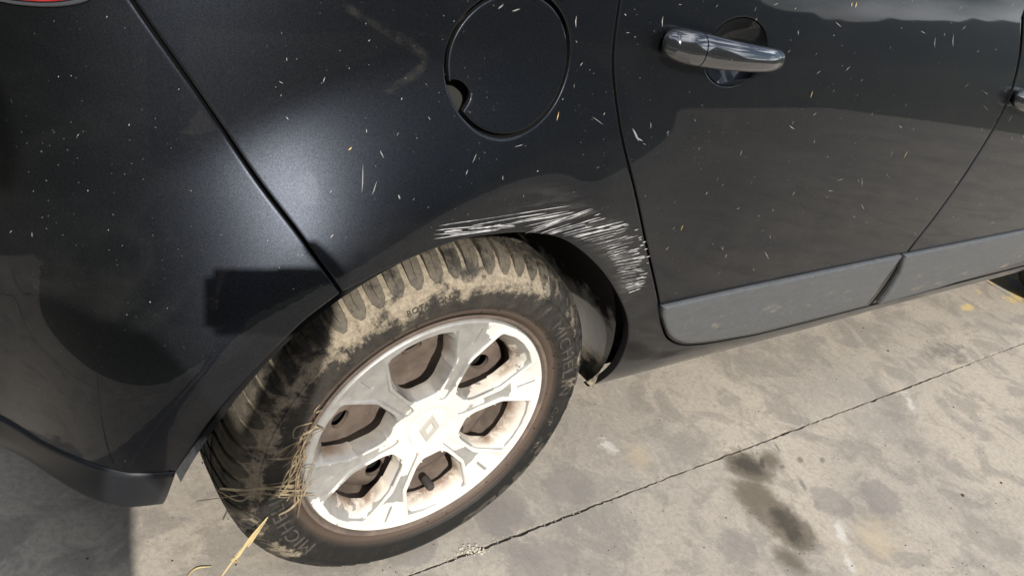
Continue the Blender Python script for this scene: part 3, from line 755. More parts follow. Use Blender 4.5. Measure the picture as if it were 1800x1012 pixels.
# raised lettering on the sidewall
def text_mesh(body, size, ext=0.0005, sp=1.0, bev=0.0):
    cu = bpy.data.curves.new('lettering', 'FONT'); cu.body = body; cu.size = size; cu.extrude = ext; cu.space_character = sp; cu.resolution_u = 3; cu.bevel_depth = bev
    o = bpy.data.objects.new('lettering', cu); COL.objects.link(o); bpy.context.view_layer.update()
    me = bpy.data.meshes.new_from_object(o.evaluated_get(bpy.context.evaluated_depsgraph_get())); bpy.data.objects.remove(o); return me
def side_y(r): return float(np.interp(r, [p[0] for p in side], [p[1] for p in side]))
def arc_text(body, th0, r_base, size, mat, name='lettering', sx=1.0, ext=0.0007, lift=0.0006, span=None, parent=None, sp=1.0):
    me = text_mesh(body, size, ext, sp)
    bm = bmesh.new(); bm.from_mesh(me)
    es = [e for e in bm.edges if e.calc_length() > 0.003]
    if es: bmesh.ops.subdivide_edges(bm, edges=es, cuts=3)
    xs_ = [v.co.x for v in bm.verts]; w0 = max(xs_)-min(xs_)
    if span: sx = span*r_base/w0
    for v in bm.verts:
        x_, y_, z_ = v.co; th = th0-(x_*sx)/r_base; r_ = r_base+y_
        yy_ = side_y(r_)-z_-lift
        v.co = (r_*math.cos(th), yy_, r_*math.sin(th))
    bm.to_mesh(me); bm.free(); me.materials.clear(); me.materials.append(mat)
    return link(name, me, None, parent or wheel)
LETT = Mat('raised_rubber_lettering', Roughness=0.6)
ln = LETT.noise(60, 5, .7); LETT.set(LETT.b, Base_Color=LETT.mix(LETT.ramp(ln, .35, .65), (0.025, 0.0235, 0.021), (0.066, 0.058, 0.047))); LETT = LETT.m
LETD = Mat('small_rubber_lettering', Roughness=0.7, Base_Color=(0.035, 0.032, 0.028)).m
for t0 in (45, -135):
    arc_text('MICHELIN', R(t0), 0.2345, 0.0285, LETT, span=R(41), sp=1.12)
arc_text('ROTATION \u2192', R(111.5), 0.2515, 0.0125, LETD, span=R(17.5))
arc_text('CrP', R(-2.5), 0.234, 0.0135, LETT, span=R(9.5), sp=1.3)
# short ribs along the lower right sidewall
acc = Acc(); rg = random.Random(5)
for i in range(46):
    th = R(-22-i*0.95); r_ = 0.252+0.008*(i % 2)+rg.uniform(-.001, .001)
    if rg.random() < .3: continue
    V = []
    for dr in (-.0035, .0035):
        for da in (-.0045, .0045):
            for h in (0.0002, -0.0008): V.append(((r_+dr)*math.cos(th+da/.25), side_y(r_+dr)+h, (r_+dr)*math.sin(th+da/.25)))
    acc.add(V, [(1, 3, 7, 5), (0, 1, 5, 4), (2, 6, 7, 3), (0, 2, 3, 1), (4, 5, 7, 6)])
acc.make('sidewall_ribs', LETT, wheel, sm=False, kind='stuff')
# rubber moulding whiskers round the bead
acc = Acc()
for i in range(22):
    th = R(150-i*11+rg.uniform(-3, 3)); r_ = rg.uniform(.213, .223); p0 = np.array([r_*math.cos(th), side_y(r_), r_*math.sin(th)])
    for q in range(2):
        d = np.array([rg.uniform(-.6, .6), -0.6, rg.uniform(.2, 1)]); d /= np.linalg.norm(d)
        acc.add(*tube([p0, p0+d*rg.uniform(.003, .005)], [.0005, .0003], 4))
acc.make('rubber_whiskers', DARK, wheel, kind='stuff')

# hub cap: one pressed plastic disc with six openings and six grooved spokes
def y0(r): return 0.0105*(1-(r/0.2)**2)
def rot2(L, a): c, s_ = math.cos(a), math.sin(a); L = np.array(L); return np.stack([L[:, 0]*c-L[:, 1]*s_, L[:, 0]*s_+L[:, 1]*c], 1)
def polar(pts): return [(r*math.cos(R(a)), r*math.sin(R(a))) for r, a in pts]
def sym(pts): return pts+[(r, -a) for r, a in pts[::-1] if abs(a) > 1e-6]
pk = sym([(.0635, 0), (.0665, 11), (.075, 18.6), (.095, 21.8), (.128, 22.8), (.150, 21.6), (.170, 19.2), (.184, 16.6), (.1885, 12.5), (.1895, 0)])
op = sym([(.0700, 0), (.0715, 10), (.079, 16.6), (.096, 20.2), (.130, 20.7), (.150, 18.6), (.163, 14.0), (.1680, 7), (.1690, 0)])
def chaikin(L, k=2, q=.25):
    L = np.array(L, float)
    for _ in range(k):
        N_ = np.roll(L, -1, 0); L = np.stack([L*(1-q)+N_*q, L*q+N_*(1-q)], 1).reshape(-1, 2)
    return L
def angular(pts, cut=.012): return ccw(resample(chaikin(resample(polar(pts), cut), 2), .0035))
pk = sym([(.0640, 0), (.0650, 13), (.0800, 20.0), (.128, 23.4), (.186, 17.2), (.1895, 8), (.1905, 0)])
op = sym([(.0690, 0), (.0700, 12), (.0830, 18.8), (.128, 21.2), (.164, 16.8), (.1690, 8), (.1700, 0)])
pocket = angular(pk, .010); opening = angular(op, .012)
pocket2 = inset(pocket, .0022); op2 = inset(opening, -.002)
gv = sym([(.0505, 0), (.052, 6.0), (.058, 8.3), (.070, 7.7), (.10, 5.7), (.125, 5.1), (.150, 6.7), (.172, 9.2), (.190, 11.8), (.1945, 11.2), (.1955, 0)])
gv = sym([(.0500, 0), (.0510, 7.0), (.060, 8.6), (.090, 6.0), (.128, 4.7), (.188, 12.2), (.1945, 12.2), (.1955, 0)])
groove = angular(gv, .009); groove2 = inset(groove, .0018)
slot = ccw(resample(np.array([(.156, -.0028), (.188, -.0028), (.188, .0028), (.156, .0028)]), .004)); slot2 = inset(slot, .0010)
loops = []; hts = []; drops = []
for k in range(6):
    aP = R(106+60*k); aB = R(76+60*k)
    for L, fn, a in ((pocket, lambda r: y0(r), aP), (pocket2, lambda r: y0(r)+.0035, aP), (op2, lambda r: y0(r)+.0170+.003*(r > .12), aP), (opening, lambda r: y0(r)+.0200+.003*(r > .12), aP),
                     (groove, lambda r: y0(r)+.0003, aB), (groove2, lambda r: y0(r)+.0003+float(np.interp(r, [.05, .11, .16, .195], [.0068, .0052, .0018, .0008])), aB),
                     (slot, lambda r: y0(r)+.0003+float(np.interp(r, [.05, .11, .16, .195], [.0068, .0052, .0018, .0008])), aB), (slot2, lambda r: y0(r)+.0045, aB)):
        q = rot2(L, a); loops.append(q); hts.append([fn(math.hypot(*p)) for p in q])
    drops.append(rot2(opening, aP))
for r_, y_ in ((.0335, None), (.0355, .0012), (.0375, None), (.046, None), (.1985, .0002), (.2000, .0020)):
    q = circ(r_, 150 if r_ > .1 else 60); loops.append(q); hts.append([y0(r_)+(y_ or 0)-(0.002 if r_ < .034 else 0)]*len(q))
P, F = cdt(loops, np.array([(0, 0), (.01, .0), (-.01, 0.003), (0, .012), (0.002, -.012)]))
allp = np.concatenate(loops); allh = np.concatenate([np.array(h) for h in hts])
ht = np.zeros(len(P))
for i, p in enumerate(P):
    d = np.hypot(allp[:, 0]-p[0], allp[:, 1]-p[1]); k = int(d.argmin()); ht[i] = allh[k] if d[k] < 2e-4 else y0(math.hypot(*p))-.002
C = np.array([P[list(t)].mean(0) for t in F]); ok = np.ones(len(F), bool)
for d in drops: ok &= ~inside(C, d)
F = [tuple(t) for t, k in zip(F, ok) if k]
acc = Acc(); acc.add([(p[0], h, p[1]) for p, h in zip(P, ht)], F)
for d in drops:
    n = len(d); hh = [y0(math.hypot(*p))+.0200+.003*(math.hypot(*p) > .12) for p in d]
    V = [(p[0], h, p[1]) for p, h in zip(d, hh)]+[(p[0], h+.007, p[1]) for p, h in zip(inset(ccw(d), .0006), hh)]
    acc.add(V, [(i, (i+1) % n, n+(i+1) % n, n+i) for i in range(n)])
n = 150; q1 = circ(.2000, n); q2 = circ(.2018, n); q3 = circ(.2018, n)
V = [(p[0], .0020, p[1]) for p in q1]+[(p[0], .0050, p[1]) for p in q2]+[(p[0], .0105, p[1]) for p in q3]
acc.add(V, [(i, (i+1) % n, n+(i+1) % n, n+i) for i in range(n)]+[(n+i, n+(i+1) % n, 2*n+(i+1) % n, 2*n+i) for i in range(n)])
def cap_mat():
    M = Mat('peeling_silver_cap', Roughness=0.42, Specular_IOR_Level=0.4)
    v = M.obj(); x, y, z = M.xyz(v)
    r = M.ma('SQRT', M.ma('ADD', M.ma('MULTIPLY', x, x), M.ma('MULTIPLY', z, z)))
    n = M.noise(16, 7, 0.62, vec=v, dist=0.5); nf = M.noise(60, 5, .6, vec=v)
    dirn = M.ma('ADD', M.ma('MULTIPLY', x, 1.3), M.ma('MULTIPLY', z, -1.2))           # paint peeled more towards the lower right
    hub = M.ramp(r, .075, .045, 0, .26)
    k = M.ma('ADD', M.ma('ADD', M.ma('MULTIPLY', n, 0.85), M.ma('MULTIPLY', nf, .12)), M.ma('ADD', dirn, hub))
    depth = M.ma('SUBTRACT', y, M.ma('MULTIPLY_ADD', M.ma('MULTIPLY', r, r), -0.2625, 0.0105))
    ridge = M.ramp(depth, 0.0022, 0.0006)                                             # raised edges worn first
    k = M.ma('ADD', k, M.ma('MULTIPLY', ridge, .14))
    k = M.ma('SUBTRACT', k, M.ma('MULTIPLY', M.ma('MULTIPLY', M.ramp(depth, .0024, .0036), M.ramp(depth, .0062, .0052)), .34))
    peel = M.ramp(k, 0.508, 0.522)
    silver = M.mix(M.ramp(nf, .3, .7), (0.29, 0.285, 0.275), (0.36, 0.355, 0.34))
    white = M.mix(M.ramp(n, .3, .7), (0.55, 0.53, 0.485), (0.64, 0.62, 0.58))
    c = M.mix(peel, silver, white)
    rust = M.noise(34, 8, .68, vec=v, dist=.6)
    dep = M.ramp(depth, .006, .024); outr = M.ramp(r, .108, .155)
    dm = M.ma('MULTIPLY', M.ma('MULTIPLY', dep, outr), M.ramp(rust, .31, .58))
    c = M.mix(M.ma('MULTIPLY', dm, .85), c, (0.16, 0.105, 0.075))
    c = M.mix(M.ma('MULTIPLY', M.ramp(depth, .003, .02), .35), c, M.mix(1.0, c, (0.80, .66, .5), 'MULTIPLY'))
    sp = M.ma('MULTIPLY', M.ramp(M.noise(110, 4, .7, vec=v), .62, .70), .5)
    c = M.mix(M.ma('MULTIPLY', sp, M.ramp(n, .45, .62)), c, (0.42, .30, .17))
    M.set(M.b, Base_Color=c, Metallic=M.ramp(peel, 0, 1, .35, 0.0), Roughness=M.ramp(peel, 0, 1, .42, .6), Normal=M.bump(M.ma('ADD', peel, M.ma('MULTIPLY', nf, .2)), .25, .0012)); return M.m
CAPM = cap_mat()
cap = acc.make('hub_cap', CAPM, wheel, ang=38)
bm = bmesh.new(); bm.from_mesh(cap.data); bmesh.ops.remove_doubles(bm, verts=bm.verts, dist=1e-5); bmesh.ops.recalc_face_normals(bm, faces=bm.faces)
bm.to_mesh(cap.data); bm.free(); smooth(cap.data, 38)
# lozenge emblem on the hub
EMB = Mat('worn_emblem', Roughness=.4, Base_Color=(0.46, 0.44, 0.40), Metallic=.2).m
def lozenge(hx, hz): return [(0, hz), (hx, 0), (0, -hz), (-hx, 0)]
acc = Acc(); yb = y0(0)-.0005; V = []
ctr = (-0.001, 0.001)
for (hx, hz, y_) in ((.0185, .0285, yb), (.0160, .0255, yb-.0050), (.0085, .0140, yb-.0050), (.0065, .0110, yb+.0008)):
    for p in lozenge(hx, hz): V.append((p[0]+ctr[0], y_, p[1]+ctr[1]))
F = []
for q in range(3):
    for i in range(4): j = (i+1) % 4; F.append((q*4+i, q*4+j, (q+1)*4+j, (q+1)*4+i))
F.append((12, 13, 14, 15)); acc.add(V, F)
acc.make('emblem', EMB, cap and wheel, sm=False)
# tyre valve showing through the lowest opening
acc = Acc(); va = R(-74); vp = np.array([.166*math.cos(va), 0, .166*math.sin(va)])
acc.add(*lathe([(0, .020), (.0025, .020), (.003, .022), (.0062, .023), (.0075, .027), (.0075, .045), (0, .045)], 20))
acc.V = [(v[0]+vp[0], v[1], v[2]+vp[2]) for v in acc.V]
acc.make('valve', simple('valve_rubber', (0.04, 0.036, 0.034), .6), wheel, ang=30)
# front wheel: copies of the large pieces
fwh = wheel.copy(); COL.objects.link(fwh); fwh.location = (WB, 0, WH)
for o in (tyre, cap):
    c = o.copy(); COL.objects.link(c); c.parent = fwh

# ------------------------------------------------------------------ scratches, flecks and dry grass
def ribbon(acc, pts, w, off=0.0006, m_=0):
    # thin strip of scraped paint lying on the panel; pts in (s, z)
    P = np.array(pts); n = len(P); V = []; F = []
    for i in range(n):
        t = P[min(i+1, n-1)]-P[max(i-1, 0)]; t = t/(np.hypot(*t)+1e-9); nn = np.array([-t[1], t[0]])
        ww = w*(0.15 if i in (0, n-1) else 1.0)*random.uniform(.8, 1.15)
        for sg in (-1, 1): q = P[i]+nn*ww/2*sg; V.append(surf(q[0], q[1], off))
    for i in range(n-1): F.append((2*i, 2*i+2, 2*i+3, 2*i+1))
    acc.add(V, F, m_)
SCR = Mat('scraped_paint', Roughness=.7)
SCR.set(SCR.b, Base_Color=SCR.mix(SCR.ramp(SCR.noise(35, 3, .6), .35, .62), (0.16, 0.165, 0.175), (0.46, 0.46, 0.47))); SCR = SCR.m
rg = random.Random(21); acc = Acc()
def stroke(a, b, w, bend=0.0, n=7):
    a = np.array(a); b = np.array(b); pts = []
    for k in range(n):
        t = k/(n-1); p = a+(b-a)*t; p = p+np.array([0, bend])*math.sin(PI*t)+np.array([rg.uniform(-1, 1), rg.uniform(-1, 1)])*0.35
        pts.append(trace(*p))
    ribbon(acc, pts, w)
pin = spline([(915, 413), (986, 415), (1037, 431), (1067, 451), (1079, 470), (1091, 497), (1103, 516)], n=20)
pout = spline([(1035, 366), (1098, 388), (1121, 408), (1135, 433), (1140, 460), (1137, 487), (1131, 506)], n=20)
for k in range(36):
    t = float(np.clip((k+rg.uniform(-.35, .35))/35.5, 0, .999)); i = int(t*(len(pin)-1)); a = np.array(pin[i]); b = np.array(pout[i]); b = b+(b-a)*rg.uniform(-.06, .03)
    w0 = rg.choice([.0006, .0008, .0010, .0014])
    stroke(a+(b-a)*rg.uniform(0, .12), a+(b-a)*rg.uniform(.55, 1.0), w0, rg.uniform(-.7, .7), 9)
    if rg.random() < .6:
        u0 = rg.uniform(.45, .70); stroke(a+(b-a)*u0+np.array([0, rg.uniform(-2.5, 2.5)]), a+(b-a)*(u0+rg.uniform(.15, .34)), rg.choice([.0012, .0018, .0024]), 0, 6)
    if rg.random() < .4:
        u0 = rg.uniform(.05, .5); stroke(a+(b-a)*u0+np.array([0, rg.uniform(-2.5, 2.5)]), a+(b-a)*(u0+rg.uniform(.1, .3)), rg.choice([.0008, .0012, .0018]), 0, 6)
    if rg.random() < .45: stroke(a+(b-a)*rg.uniform(.9, .95), b+(b-a)*.03, rg.choice([.0010, .0016]), 0, 4)
for a, b, w in (((765, 404), (850, 396), .0009), ((762, 412), (905, 398), .0007), ((800, 392), (990, 362), .0005), ((830, 396), (960, 374), .0012), ((838, 402), (985, 378), .0010), ((822, 402), (905, 396), .0016), ((762, 419), (875, 404), .0008), ((790, 413), (880, 402), .0012), ((900, 390), (1000, 370), .0007), ((880, 380), (1005, 361), .0005), ((770, 397), (830, 388), .0006), ((930, 386), (1010, 372), .0011), ((780, 408), (812, 404), .0018), ((850, 400), (880, 394), .0016), ((935, 401), (1040, 366), .0010), ((920, 398), (1030, 372), .0008)):
    stroke(a, b, w, rg.uniform(-1, 1), 10)
acc.make('scratch_mark', SCR, qp, kind='stuff')

# dried splashes: short pale flecks on the panels
FLECK = Mat('dried_splash', Base_Color=(0.30, 0.295, 0.29), Roughness=.9).m
STRAWF = Mat('straw_fleck', Base_Color=(0.55, 0.40, 0.17), Roughness=.8).m
def flecks(parent, box_, n, loop, ln=(2, 7), w=(.0004, .0011), ang=(50, 100), reject=None, straws=()):
    acc = Acc(); Lp = np.array(loop)
    for k in range(n):
        u, v = rg.uniform(box_[0], box_[2]), rg.uniform(box_[1], box_[3]); L = rg.uniform(*ln)*(rg.random()**3*2.6+.25); a = R(rg.uniform(*ang)+rg.choice([0, 0, 0, 60, -40]))
        e = (u+math.cos(a)*L, v-math.sin(a)*L); p = [trace(u+(e[0]-u)*t+rg.uniform(-.4, .4), v+(e[1]-v)*t) for t in (0, .5, 1)]
        if not inside(np.array(p), inset(ccw(Lp), .005)).all(): continue
        if reject is not None and any(inside(np.array([q]), reject)[0] for q in p): continue
        ribbon(acc, p, rg.uniform(*w), .0005)
    for (u, v, du, dv, ww) in straws: ribbon(acc, [trace(u, v), trace(u+du*.5, v+dv*.5), trace(u+du, v+dv)], ww, .0009, 1)
    acc.make('dirt_fleck', [FLECK, STRAWF], parent, kind='stuff')
rq = ccw(resample(rear_loop, .02)); recL = np.array(rec)*1.0
hb = np.array([trace(1165, 45), trace(1165, 130), trace(1240, 165), trace(1390, 125), trace(1380, 75), trace(1300, 20)])
flecks(rdoor, (1085, 0, 1800, 520), 230, rq, ang=(40, 95), reject=hb, straws=[(1424, 172, 4, -12, .0012), (1588, 278, 7, -13, .0010), (1196, 405, 4, -10, .0011), (1503, 14, 2, -10, .0024), (1496, 12, 1, -8, .0014)])
qq = ccw(resample(quarter, .02))
flecks(qp, (420, 0, 1130, 420), 90, qq, ln=(1.5, 5), reject=np.array(flap), straws=[(978, 212, 4, -16, .0012), (612, 264, 6, -6, .0011)])
flecks(bumper, (0, 30, 600, 640), 60, ccw(resample(bump_loop, .02)), ln=(1.5, 4.5))
flecks(fdoor, (1640, 150, 1800, 420), 60, ccw(resample(front_loop, .02)))
for (u, v, l) in ((1012, 48, 20), (1164, 47, 18), (1603, 4, 14), (1675, 82, 22), (1643, 84, 18)):
    acc = Acc(); ribbon(acc, [trace(u, v), trace(u-.5, v-l*.5), trace(u+1, v-l)], .0013, .0006); acc.make('bird_splash', FLECK, rdoor if u > 1090 else qp, kind='stuff')

# faint wiped curve in the dust left of the fuel flap, and a few dried runs
WIPE = Mat('wiped_dust', Roughness=.9, Base_Color=(0.24, 0.22, 0.19)); wtr = WIPE.N('ShaderNodeBsdfTransparent'); wx = WIPE.N('ShaderNodeMixShader', Fac=WIPE.ramp(WIPE.noise(60, 6, .7), .3, .75, .0, .034))
WIPE.t.links.new(wtr.outputs[0], wx.inputs[1]); WIPE.t.links.new(WIPE.b.outputs[0], wx.inputs[2]); WIPE.t.links.new(wx.outputs[0], WIPE.out.inputs['Surface']); WIPE = WIPE.m
acc = Acc()
wl = spline([(600, 6), (655, 42), (700, 66), (735, 88), (748, 104), (735, 124), (705, 146), (672, 160)], n=4)
for dw in (.006, .011): ribbon(acc, [trace(u, v) for u, v in wl], dw, .0004+dw*.02)
acc.make('wipe_mark', WIPE, qp, kind='stuff')
acc = Acc()
for (u, v, du, dv, ww) in ((638, 288, -2, 50, .0011), (662, 318, -8, 24, .0010), (668, 264, 6, 14, .0012), (700, 342, 3, 8, .0016), (838, 270, -8, 16, .0010), (822, 298, -4, 9, .0014), (905, 258, 14, -4, .0008), (752, 205, 4, 6, .0010), (1040, 205, 20, 14, .0006), (876, 16, 8, -8, .0018), (900, 20, 14, -4, .0016), (1112, 226, 10, 22, .0030), (1116, 240, 14, 8, .0018)):
    ribbon(acc, [trace(u+du*t+rg.uniform(-.6, .6), v+dv*t) for t in (0, .33, .66, 1)], ww, .0005)
acc.make('dried_run', simple('pale_run', (0.17, 0.17, 0.175), .9), qp, kind='stuff')

# dry grass caught between tyre and hub cap
STRAW = Mat('dry_grass', Roughness=.75, Specular_IOR_Level=.3); sn = STRAW.noise(40, 3, .6); STRAW.set(STRAW.b, Base_Color=STRAW.mix(STRAW.ramp(sn, .35, .65), (0.14, 0.105, 0.065), (0.30, 0.24, 0.15))); STRAW = STRAW.m
YELL = Mat('yellow_straw', Roughness=.7, Specular_IOR_Level=.3, Base_Color=(0.40, 0.315, 0.155)).m
def wp(u, v, y): return on_y(u, v, y)
def blade(acc, pts, r_, n=10):
    P = spline([np.array(p) for p in pts], n=n//max(1, len(pts)-1)+2)
    rad = [r_*(0.35+0.65*math.sin(PI*min(1, .15+.85*(1-i/len(P))))) for i in range(len(P))]
    V, F = tube(P, [q*.38 for q in rad], 4); n = len(P); ax_ = Vector((rg.uniform(-1, 1), rg.uniform(-.4, .4), rg.uniform(-1, 1))).normalized()
    for i in range(n):
        t = (Vector(P[min(i+1, n-1)])-Vector(P[max(i-1, 0)])).normalized(); w_ = t.cross(Vector((.45, .55, -.5))).normalized()*(.85)+ax_*.3
        for k, sg in ((0, 1), (1, .1), (2, -1), (3, -.1)): V[i*4+k] = tuple(Vector(P[i])+w_*rad[i]*1.5*sg+(ax_*rad[i]*.2 if k % 2 else Vector((0, 0, 0))))
    acc.add(V, F)
rg = random.Random(33); acc = Acc()
for k in range(36):
    t = rg.random(); rootp = (553-28*t+rg.uniform(-6, 5), 742+112*t+rg.uniform(-8, 8))
    a = R(rg.gauss(228, 24)); L = rg.uniform(25, 75)*(0.6+.7*math.sin(PI*t))
    mid = (rootp[0]+math.cos(a)*L*.5+rg.uniform(-6, 6), rootp[1]-math.sin(a)*L*.5+rg.uniform(-6, 6)); tip = (rootp[0]+math.cos(a)*L*.9, rootp[1]-math.sin(a)*L+rg.uniform(-8, 12))
    y1 = rg.uniform(-.006, .006)
    blade(acc, [wp(*rootp, .004), wp(*mid, -.014+y1), wp(*tip, -.016+y1*1.5)], rg.uniform(.00035, .0008))
for k in range(9):
    t = rg.random(); rootp = (556-26*t, 730+120*t); a = R(rg.gauss(60, 30)); L = rg.uniform(15, 45)
    blade(acc, [wp(*rootp, .0), wp(rootp[0]+math.cos(a)*L*.5-6, rootp[1]-math.sin(a)*L*.5, -.012), wp(rootp[0]+math.cos(a)*L, rootp[1]-math.sin(a)*L, -.010)], rg.uniform(.0005, .0008))
for pts, r_ in (([(540, 850), (480, 856), (430, 861), (386, 858)], .0014), ([(470, 806), (500, 806), (530, 800)], .0012), ([(555, 845), (510, 868), (450, 868), (420, 880), (380, 860)], .0009), ([(550, 742), (520, 752), (518, 770), (548, 756), (556, 744)], .0008), ([(556, 800), (540, 850), (520, 862), (430, 855)], .0008), ([(540, 860), (500, 874), (460, 866), (345, 880)], .0007), ([(548, 850), (515, 890), (490, 905)], .0009), ([(553, 870), (522, 870), (495, 868)], .001)):
    blade(acc, [wp(u, v, -.008-.006*i) for i, (u, v) in enumerate(pts)], r_, 18)
o = acc.make('dry_grass_tuft', STRAW, None, ang=60); o['label'] = 'tuft of dry brown grass caught between the tyre and the silver hub cap'; o['category'] = 'dry grass'
acc = Acc()
for pts, r_ in (([(471, 908), (440, 945), (420, 975), (407, 985)], .0011), ([(469, 912), (447, 945), (436, 960)], .0009), ([(462, 922), (440, 950), (410, 985), (390, 1012)], .0009), ([(468, 910), (430, 958), (412, 978)], .0008), ([(410, 975), (418, 988), (408, 982)], .001)):
    blade(acc, [wp(u, v, -.013-.004*i) for i, (u, v) in enumerate(pts)], r_, 14)
o = acc.make('straw_stalk', YELL, None, ang=60); o['label'] = 'bright yellow straw stalk hanging from the lower left of the tyre'; o['category'] = 'straw'
for pts, r_, lab in (([(371, 995), (350, 997), (338, 1003), (328, 1014)], .0010, 'yellow straw blade lying flat on the concrete at the foot of the tyre'),
                     ([(560, 946), (566, 925), (570, 920)], .0014, None)):
    if lab:
        acc = Acc(); blade(acc, [on_ground(u, v, .003) for u, v in pts], r_, 12)
        o = acc.make('dry_straw', YELL, None, ang=60); o['label'] = lab; o['category'] = 'straw'
# loose crumbs of concrete by the chipped joint, tiny grit and leaf scraps
PEB = Mat('pale_concrete_crumb', Base_Color=(0.40, 0.37, 0.31), Roughness=.95).m
acc = Acc(); rg = random.Random(9)
def crumb(acc, c, r_):
    bm = bmesh.new(); bmesh.ops.create_icosphere(bm, subdivisions=1, radius=1)
    rot_ = Matrix.Rotation(rg.uniform(0, 6), 3, Vector((rg.random(), rg.random(), rg.random()+.1)).normalized())
    V = [tuple(Vector(c)+rot_ @ Vector((v.co.x*r_*rg.uniform(.7, 1.3), v.co.y*r_*rg.uniform(.7, 1.2), v.co.z*r_*rg.uniform(.5, .8)))) for v in bm.verts]
    bm.verts.index_update(); F = [tuple(v.index for v in f.verts) for f in bm.faces]; bm.free(); acc.add(V, F)
for k in range(60):
    g = on_ground(rg.gauss(838, 14), rg.gauss(966, 4)); crumb(acc, (g[0], g[1], .0006), rg.uniform(.001, .0034))
for k in range(24):
    g = on_ground(rg.gauss(1283, 9), rg.gauss(781, 4)); crumb(acc, (g[0], g[1], .0006), rg.uniform(.0008, .002))
for k in range(150):
    t = rg.random(); g = on_ground(720+1080*t, 1010-407*t+rg.gauss(0, 3)); crumb(acc, (g[0], g[1]+rg.uniform(-.006, .006), .0004), rg.uniform(.0006, .0018))
acc.make('concrete_crumbs', PEB, None, sm=False, kind='stuff')
GRIT = Mat('dark_grit', Base_Color=(0.05, 0.045, 0.04), Roughness=.9).m
acc = Acc()
for k in range(240):
    g = on_ground(rg.uniform(250, 1850), rg.uniform(500, 1040)); crumb(acc, (g[0], g[1], .0006), rg.uniform(.0006, .0020))
for u, v, r_ in ((1692, 871, .007), (1676, 716, .004), (1760, 849, .005), (1556, 783, .003), (1518, 577, .004), (1561, 617, .005), (1457, 571, .003), (414, 993, .003), (1470, 667, .003)):
    g = on_ground(u, v); crumb(acc, (g[0], g[1], .0006), r_*.6); crumb(acc, (g[0]+r_*.5, g[1]+r_*.3, .0006), r_*.5)
acc.make('grit', GRIT, None, sm=False, kind='stuff')

# ------------------------------------------------------------------ the photographer (behind the lens; throws the shadow on bumper, tyre and ground)
ph_c = CAM+0.052*rt+0.022*dn-0.0075*fw
Mx = Matrix(((rt[0], -dn[0], -fw[0]), (rt[1], -dn[1], -fw[1]), (rt[2], -dn[2], -fw[2])))
bm = bmesh.new(); bmesh.ops.create_cube(bm, size=1)
for v in bm.verts: v.co = Vector((v.co.x*.140, v.co.y*.070, v.co.z*.0075))
bmesh.ops.bevel(bm, geom=[e for e in bm.edges if abs(e.verts[0].co.z-e.verts[1].co.z) > .005], offset=.009, segments=4, affect='EDGES')
bmesh.ops.bevel(bm, geom=[e for e in bm.edges if abs(e.verts[0].co.z-e.verts[1].co.z) < .001 and len(e.link_faces) == 2 and e.calc_face_angle(0) > .5], offset=.002, segments=2, affect='EDGES')
me = bpy.data.meshes.new('phone'); bm.to_mesh(me); bm.free()
ph = link('phone', me, simple('phone_black', (0.02, 0.02, 0.022), .25), None); ph.matrix_world = Matrix.Translation(Vector(ph_c)) @ Mx.to_4x4()
ph['label'] = 'black phone held up landscape in the right hand of the person taking the picture'; ph['category'] = 'phone'
def skin(name, V, E, RD, root, sub=2):
    me = bpy.data.meshes.new(name); me.from_pydata([tuple(v) for v in V], E, [])
    o = bpy.data.objects.new(name, me); COL.objects.link(o)
    bm = bmesh.new(); bm.from_mesh(me); ly = bm.verts.layers.skin.verify(); bm.verts.ensure_lookup_table()
    for i, v in enumerate(bm.verts): r = RD[i]; v[ly].radius = (r, r) if not hasattr(r, '__len__') else r; v[ly].use_root = (i == root)
    bm.to_mesh(me); bm.free()
    md = o.modifiers.new('skin', 'SKIN'); md.use_smooth_shade = True; md.branch_smoothing = .3
    m2 = o.modifiers.new('sub', 'SUBSURF'); m2.levels = sub; m2.render_levels = sub
    bpy.context.view_layer.update(); res = bpy.data.meshes.new_from_object(o.evaluated_get(bpy.context.evaluated_depsgraph_get())); bpy.data.objects.remove(o); return res
per = bpy.data.objects.new('person', None); COL.objects.link(per); per.location = (-1.0, -1.2, 0)
per['label'] = 'person in dark jacket and blue trousers standing and holding up a phone'; per['category'] = 'person'
VS = []; RS = []; ES = []; TG = []
def pt(p, r, par=None, tag='j'):
    VS.append(Vector(p)); RS.append(r); TG.append(tag)
    if par is not None: ES.append((par, len(VS)-1))
    return len(VS)-1
pel = pt((-1.00, -1.15, .90), .145, None, 't')
w1 = pt((-1.00, -1.14, 1.04), .135, pel); ch = pt((-1.00, -1.12, 1.20), .150, w1); up = pt((-1.005, -1.10, 1.33), .120, ch)
nk = pt((-1.015, -1.085, 1.425), .058, up, 's'); jw = pt((-1.02, -1.055, 1.50), .070, nk, 's'); hd = pt((-1.03, -1.065, 1.575), .088, jw, 's'); tp = pt((-1.03, -1.075, 1.635), .068, hd, 's')
# arms
rs = pt((-.855, -1.190, 1.345), .068, up); re_ = pt((-.715, -1.190, 1.09), .048, rs)
wr = CAM+0.135*rt+0.055*dn-0.075*fw
rw = pt(wr, .027, re_, 's'); VS[rw] = Vector(wr)
ls = pt((-1.165, -1.02, 1.335), .072, up); le = pt((-1.225, -1.005, 1.06), .050, ls); lw = pt((-1.19, -.92, .84), .032, le, 's')
# legs
for sx_, foot in ((1, (-.915, -1.13)), (-1, (-1.095, -1.22))):
    hip = pt((-1.0+sx_*.085, -1.15-sx_*.04, .83), .105, pel, 't'); kn = pt((foot[0]+sx_*.0, foot[1]+.01, .48), .070, hip, 't')
    an = pt((foot[0], foot[1], .10), .050, kn, 't'); he = pt((foot[0]+.02, foot[1]+.03, .045), .042, an, 'b'); pt((foot[0]+.09, foot[1]+.17, .036), .034, he, 'b')
